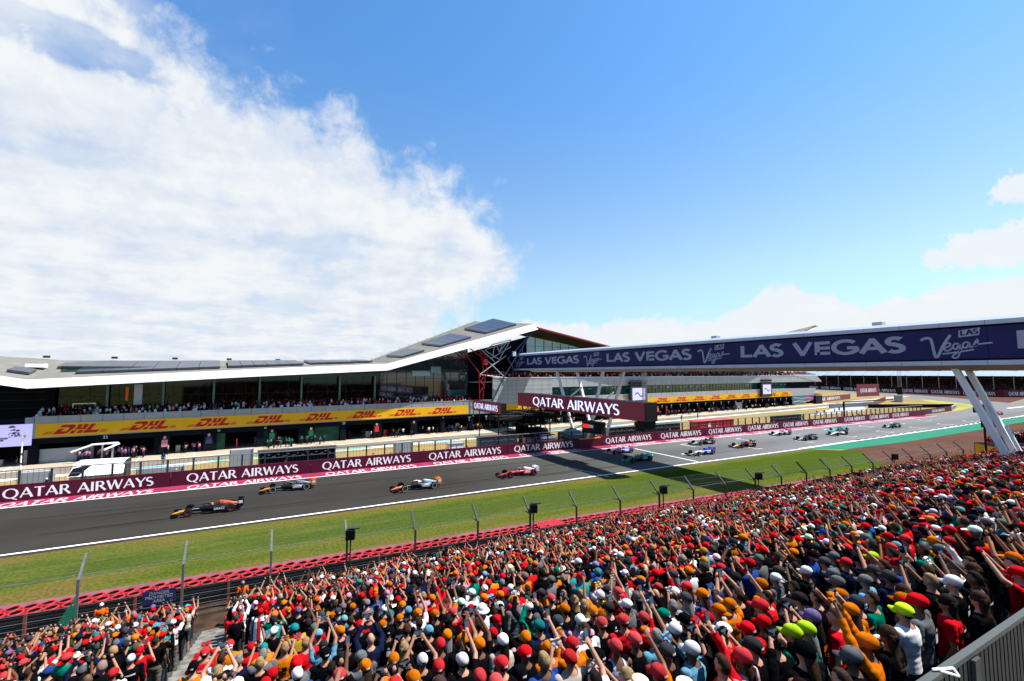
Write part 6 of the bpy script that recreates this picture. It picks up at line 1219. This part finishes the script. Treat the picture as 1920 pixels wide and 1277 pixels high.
for i, r in enumerate(recs):
    L_ = next((q for q in sorted(cand[i], key=lambda q: -len(q.split())) if cnt[q] == 1 and q not in used_), None)
    if L_ is None:
        L_ = next((q for q in cand[i][::-1] if q not in used_), None)
        if L_ is None:
            n = 2
            base = 'fan in %s and %s' % (shirt_words(r[5], r[7]), head_words(r[4]))
            ordn = ['second', 'third', 'fourth', 'fifth', 'sixth']
            for w_ in ordn:
                L_ = '%s, %s one in row %d below grey screen' % (base, w_, r[3]+1)
                if L_ not in used_: break
    used_.add(L_); r.append(L_)
    b = r[0]; tag(b, L_, 'person', 'fans standing in the grandstand')
    if '_ph' in b:
        o = bpy.data.objects[b['_ph']]; del b['_ph']; w = L_.replace('fan in ', '').split(); tag(o, 'phone of fan in '+' '.join(w[:12]), 'smartphone', 'phones held up by fans')
# two marshals in orange at the fence, and trackside workers behind the pit wall
for (x, y, lb, h, z) in ((-7.25, 31.0, 'marshal in orange bib and white cap watching behind the second fence post', 'w', 0), (-.98, 29.3, 'marshal in orange bib and pale cap at the front of the main block', 'i', .45)):
    b, _ = add_person(x, y, z, 1.04, h, 'o', 'd', .05, pr); bb = [c for c in b.children if c.name.startswith(('shirt', 'jacket'))][0]; bb.color = (.80, .10, .008, 1); bb.name = 'bib'; tag(b, lb, 'person', 'marshals in orange bibs')
    if z: tag(MB().box(x-.4, x+.4, y-.3, y+.3, 0, z-.003).build('plinth', M['concrete'], None), 'low concrete plinth under the marshal at the main block', 'plinth')
for i, (x, y, s, lb) in enumerate(((-16.9+3.2, 84.2, 'b', 'photographer in blue sitting on the pit lane side'), (57.6, 70.6, 'o', 'worker in orange beside the gate in the pit wall'), (78.5, 84.5, 'o', 'marshal in red-orange overalls standing in the pit lane'), (75.3, 70.5, 'o', 'marshal in orange between dark stands and red cabin'),
        (84.2, 70.2, 'r', 'marshal in red left of the red cabin'), (103, 92, 'r', 'marshal in red overalls at the pit lane edge'), (112, 94, 'k', 'person in black walking along the pit lane'), (133.5, 76, 'o', 'marshal in orange by the white sheet on the grass'), (152.5, 82.5, 'k', 'person in black, left one of the far group on the grass'),
        (158, 83.2, 'k', 'person in black leaning forward on the grass near the pit exit'), (170.5, 86.5, 'w', 'person in white shirt in the far group near the pit exit'), (176.5, 88, 'o', 'person in orange top in the far group near the pit exit'), (-18.7, 70.6, 'b', 'person in blue jacket crouching behind the pit wall'), (216, 72, 'k', 'lone person in black standing by the far track edge'))):
    b, _ = add_person(x, y, 0, 1.0, pr.choice(['k', 'w', 'Hb']), s, 'd', pr.uniform(-3, 3), pr); tag(b, lb, 'person', 'people working along the pit lane')

# ---- the rest of the crowd, one body of people per stand
def low_person(pose, head, lod=0):
    mb = MB(); pt = []
    def mark(n0, k): pt.extend([k]*(len(mb.v)-n0))
    def rg(z, a, b, n): return [(a*math.cos(2*PI*j/n), b*math.sin(2*PI*j/n), z) for j in range(n)]
    n = 8 if lod == 0 else 5
    a = len(mb.v); mb.loft([rg(.92, .17, .125, n), rg(1.12, .155, .115, n), rg(1.34, .225, .135, n), rg(1.45, .215, .105, n), rg(1.50, .07, .06, n)] if lod == 0 else [rg(.85, .18, .13, n), rg(1.38, .21, .13, n), rg(1.50, .08, .07, n)]); mark(a, 1)
    if lod == 0:
        a = len(mb.v)
        for s in (-1, 1): mb.tube((s*.09, 0, .95), (s*.11, 0, .02), .10, .055, n=5, cap=False)
        mark(a, 2)
        a = len(mb.v); mb.tube((0, 0, 1.48), (0, .01, 1.58), .055, n=5, cap=False); mark(a, 0)
    a = len(mb.v); ellip(mb, (0, .02, 1.650), (.076, .094, .110), 8 if lod == 0 else 5, 5 if lod == 0 else 3); pt.extend([5 if (v_[1] < .035 and v_[2] > 1.57) else 0 for v_ in mb.v[a:]])
    a = len(mb.v)
    if head == 'cap': 
        dome(mb, (0, .014, 1.680), (.091, .118, .088), 1.645, 8 if lod == 0 else 5, 3 if lod == 0 else 1)
        if lod == 0: mb.add([(-.08, .08, 1.675), (.08, .08, 1.675), (.062, .215, 1.645), (0, .235, 1.646), (-.062, .215, 1.645)], [(0, 1, 2, 3, 4)])
    elif head == 'short': dome(mb, (0, -.008, 1.665), (.088, .104, .112), 1.60, 8 if lod == 0 else 5, 3 if lod == 0 else 1)
    elif head == 'long': dome(mb, (0, -.01, 1.665), (.094, .108, .115), 1.60, 8, 3); mb.tube((0, -.06, 1.64), (0, -.10, 1.38), .09, .07, n=6)
    mark(a, 3)
    if lod == 0:
        er, wr, el, wl, ph, land = POSE[pose]
        for s, e, w in ((1, er, wr), (-1, el, wl)):
            a = len(mb.v); sh = Vector((s*.185, 0, 1.42)); e = Vector(e); w = Vector(w); mid = sh.lerp(e, .65); mb.tube(sh-(e-sh)*.15, mid, .062, .052, n=5); mark(a, 1)
            a = len(mb.v); mb.tube(mid, e, .040, .038, n=5, cap=False); mb.tube(e, w, .038, .027, n=5, cap=False); ellip(mb, w+(w-e).normalized()*.07, (.035, .03, .05), 5, 3); mark(a, 0)
        if ph: a = len(mb.v); hx, hz = (.078, .038) if land else (.038, .078); mb.box(ph[0]-hx, ph[0]+hx, ph[1]-.005, ph[1]+.005, ph[2]-hz, ph[2]+hz); mark(a, 4)
    return np.array(mb.v), mb.f, np.array(pt)
M['crowd'] = bpy.data.materials.new('crowd_clothing'); M['crowd'].use_nodes = True
_t = M['crowd'].node_tree; _a = _t.nodes.new('ShaderNodeAttribute'); _a.attribute_name = 'col'; _t.links.new(_a.outputs['Color'], _t.nodes['Principled BSDF'].inputs['Base Color']); _t.nodes['Principled BSDF'].inputs['Roughness'].default_value = .9; _t.nodes['Principled BSDF'].inputs['Specular IOR Level'].default_value = 0
def build_mass(name, items, label, cat, protos):
    """items: (x, y, z, scale, yaw, proto key, headwear colour, shirt colour, skin, trousers)"""
    VV = []; CC = []; LP = []; ST = []; base = 0; lb = 0
    fcache = {k: (np.concatenate([np.array(f) for f in p[1]]), np.array([len(f) for f in p[1]])) for k, p in protos.items()}
    for (x, y, z, s, yaw, key, ch, cs, ck, ct) in items:
        v, f, pt = protos[key]; c, sn = math.cos(yaw), math.sin(yaw); w = s*rng.uniform(.95, 1.12)
        X = v[:, 0]*w; Y = v[:, 1]*w; VV.append(np.stack([X*c-Y*sn+x, X*sn+Y*c+y, v[:, 2]*s+z], 1)); pal = np.array([ck, cs, ct, ch, (.012, .012, .015), HAIRC['bbkkgy'[rng.integers(6)]] if key != 'cap' and key[-1] != 'short' else HAIRC['b']]); CC.append(pal[pt])
        li, ln = fcache[key]; LP.append(li+base); ST.append(ln); base += len(v)
    V = np.concatenate(VV).astype('f'); C = np.concatenate(CC); Lp = np.concatenate(LP).astype('i'); Ln = np.concatenate(ST)
    me = bpy.data.meshes.new(name); me.vertices.add(len(V)); me.vertices.foreach_set('co', V.ravel()); me.loops.add(len(Lp)); me.loops.foreach_set('vertex_index', Lp); me.polygons.add(len(Ln))
    me.polygons.foreach_set('loop_start', np.concatenate([[0], np.cumsum(Ln)[:-1]]).astype('i')); me.update(calc_edges=True); me.polygons.foreach_set('use_smooth', np.ones(len(Ln), bool)); me.validate()
    at = me.color_attributes.new('col', 'FLOAT_COLOR', 'POINT'); at.data.foreach_set('color', np.concatenate([C, np.ones((len(C), 1))], 1).astype('f').ravel()); me.materials.append(M['crowd'])
    o = bpy.data.objects.new(name, me); COL.objects.link(o); tag(o, label, cat, kind='stuff'); return o
SK = [(.25, .12, .075), (.29, .145, .09), (.21, .10, .06), (.30, .155, .105), (.10, .05, .03)]
SKIN_ = 0
P0_ = {(p, h): low_person(p, h) for p in POSE for h in ('cap', 'short', 'long')}
def hk(h): return ('cap', COLR[h]) if h in COLR else ('long', HAIRC[h[1]]) if h[0] == 'L' else ('short', HAIRC[h[1]]) if h[0] == 'H' else ('short', SK[1])
its = []
for (x, y, k, sc, h, s, p) in mass:
    hh, hc = hk(h); j = pr.uniform(.45, 1.1); fd = pr.choice((0, 0, .05, .12)); hc = tuple((v*(1-fd)+.25*fd)*pr.uniform(.6, 1.05) for v in hc); its.append((x, y, rowZ(k), sc, pr.gauss(.08, .3), (p, hh), hc, tuple(v*j for v in COLR[s]), pr.choice(SK), (.02, .022, .03)))
its = [(a, b, c+(1.35 if a > 90 else 0))+tuple(q) for a, b, c, *q in its]
build_mass('crowd', its, 'dense crowd of fans in red, orange, black and white filling the rest of the grandstand', 'crowd', P0_)
P1_ = {h: low_person('d', h, 1) for h in ('cap', 'short')}
def mass_rows(fn, n, hm, sm, keys=('cap', 'short')):
    out = []
    for i in range(n):
        x, y, z = fn(i); h = pr.choice(hm); hh, hc = hk(h); hh = 'short' if hh == 'long' else hh; out.append((x, y, z, pr.uniform(.93, 1.06), pr.uniform(2.6, 3.7), hh, hc, COLR[pr.choice(sm)], pr.choice(SK), (.02, .02, .03)))
    return out
HB = ['k']*5+['Hb']*8+['Hk']*6+['w']*3+['n']*3+['r']*3+['Hy']*3+['o']; SB = ['k']*12+['n']*7+['w']*8+['G']*5+['r']*3+['c']*2; SR = SB+['r']*14
o_ = []
for r_ in range(9):
    for s in np.arange(-16.2 if r_ < 3 else -14.6, 57 if r_ < 3 else 35.5, .42 if r_ < 3 else .62):
        if pr.random() < .08: continue
        s2q = s+pr.uniform(-.15, .15); n_ = .65+r_*.95+(.9 if r_ > 2 else 0); x, y = bl(s2q, n_); red = s > 20
        z = 5.92+.34*r_+max(0, 0 if r_ > 2 else (0)); h = pr.choice(HB); hh, hc = hk(h); hh = 'short' if hh == 'long' else hh; o_.append((x, y, z, pr.uniform(.93, 1.08), PI+R(5)+pr.uniform(-.5, .5), hh, hc, COLR[pr.choice(SR if red else SB)], pr.choice(SK), (.02, .02, .03)))
build_mass('balcony_crowd', o_, 'guests crowding the dark balcony above the yellow banner', 'crowd', P1_)
o_ = []
for r_ in range(5):
    for s in np.arange(60, 231, .62):
        if pr.random() < .15: continue
        x, y = bl(s+pr.uniform(-.2, .2), .8+r_*.9); h = pr.choice(HB); hh, hc = hk(h); hh = 'short' if hh == 'long' else hh; o_.append((x, y, 11.45+.22*r_+(.3 if r_ > 3 else 0), pr.uniform(.93, 1.08), PI+pr.uniform(-.5, .5), hh, hc, COLR[pr.choice(SR)], pr.choice(SK), (.02, .02, .03)))
build_mass('terrace_crowd', o_, 'guests lining the upper terrace of the right wing', 'crowd', P1_)
o_ = []
for y0_, y1_, n_, kx in ((175-170, 175+60, 14, 0), (262-20, 262+60, 12, 1)):
    for r_ in range(n_):
        for y in np.arange(y0_, y1_, .75):
            if pr.random() < .2: continue
            x = (470-60+r_*2.2+1) if kx == 0 else (480+r_*2.5+1); z = (1.5+.62*r_) if kx == 0 else (3.4+.8*r_); o_.append((x, y+pr.uniform(-.2, .2), z, pr.uniform(.95, 1.1), PI/2, 'cap', COLR[pr.choice('rrwkknG')], COLR[pr.choice('rkkkGnG')], pr.choice(SK), (.02, .02, .03)))  # clothes kept mostly dark: the far stands' shade put into their colours
build_mass('far_crowd', o_, 'tiny distant fans filling the far grandstands', 'crowd', P1_)
o_ = []; 
P2_ = {(p, h): P0_[(p, h)] for p in ('d', 'c', 'f') for h in ('cap', 'short')}
def crew(s0, s1, n_, cols, na=-2.2, nb=1.5, hc='k'):
    for _ in range(n_):
        x, y = bl(pr.uniform(s0, s1), pr.uniform(na, nb)); o_.append((x, y, .03, pr.uniform(.85, 1.04), pr.uniform(0, 6.2), (pr.choice('dcf'), pr.choice(['cap', 'short'])), COLR[pr.choice(hc)], COLR[pr.choice(cols)], pr.choice(SK), (.02, .02, .03)))
crew(-12.0, -3.0, 44, 'iippkk', -1.5, 1.5, 'kki'); crew(-1, 6, 12, 'ikn', -.5, 2); crew(14, 24, 20, 'gggkt', -3.2, .5); crew(28, 48, 26, 'kkkw', -1.5, 2.5); crew(48, 62, 34, 'kbbny', -1, 1.5); crew(62, 84, 24, 'kkw', -1, 2); crew(84, 122, 40, 'kGwn'); crew(122, 205, 90, 'kwrGnb'); crew(-40, -14, 10, 'kkr', -1, 2)
for _ in range(50): o_.append((pr.uniform(-25, 165), pr.uniform(69.2, 71.5), .02, pr.uniform(.85, 1.02), pr.uniform(0, 6), (pr.choice('dc'), pr.choice(['cap', 'short'])), COLR[pr.choice('kwrn')], COLR[pr.choice('kkronG')], pr.choice(SK), (.02, .02, .03)))
build_mass('pit_crowd', o_, 'pit crews and helpers in team colours in front of the garages', 'crowd', P2_)
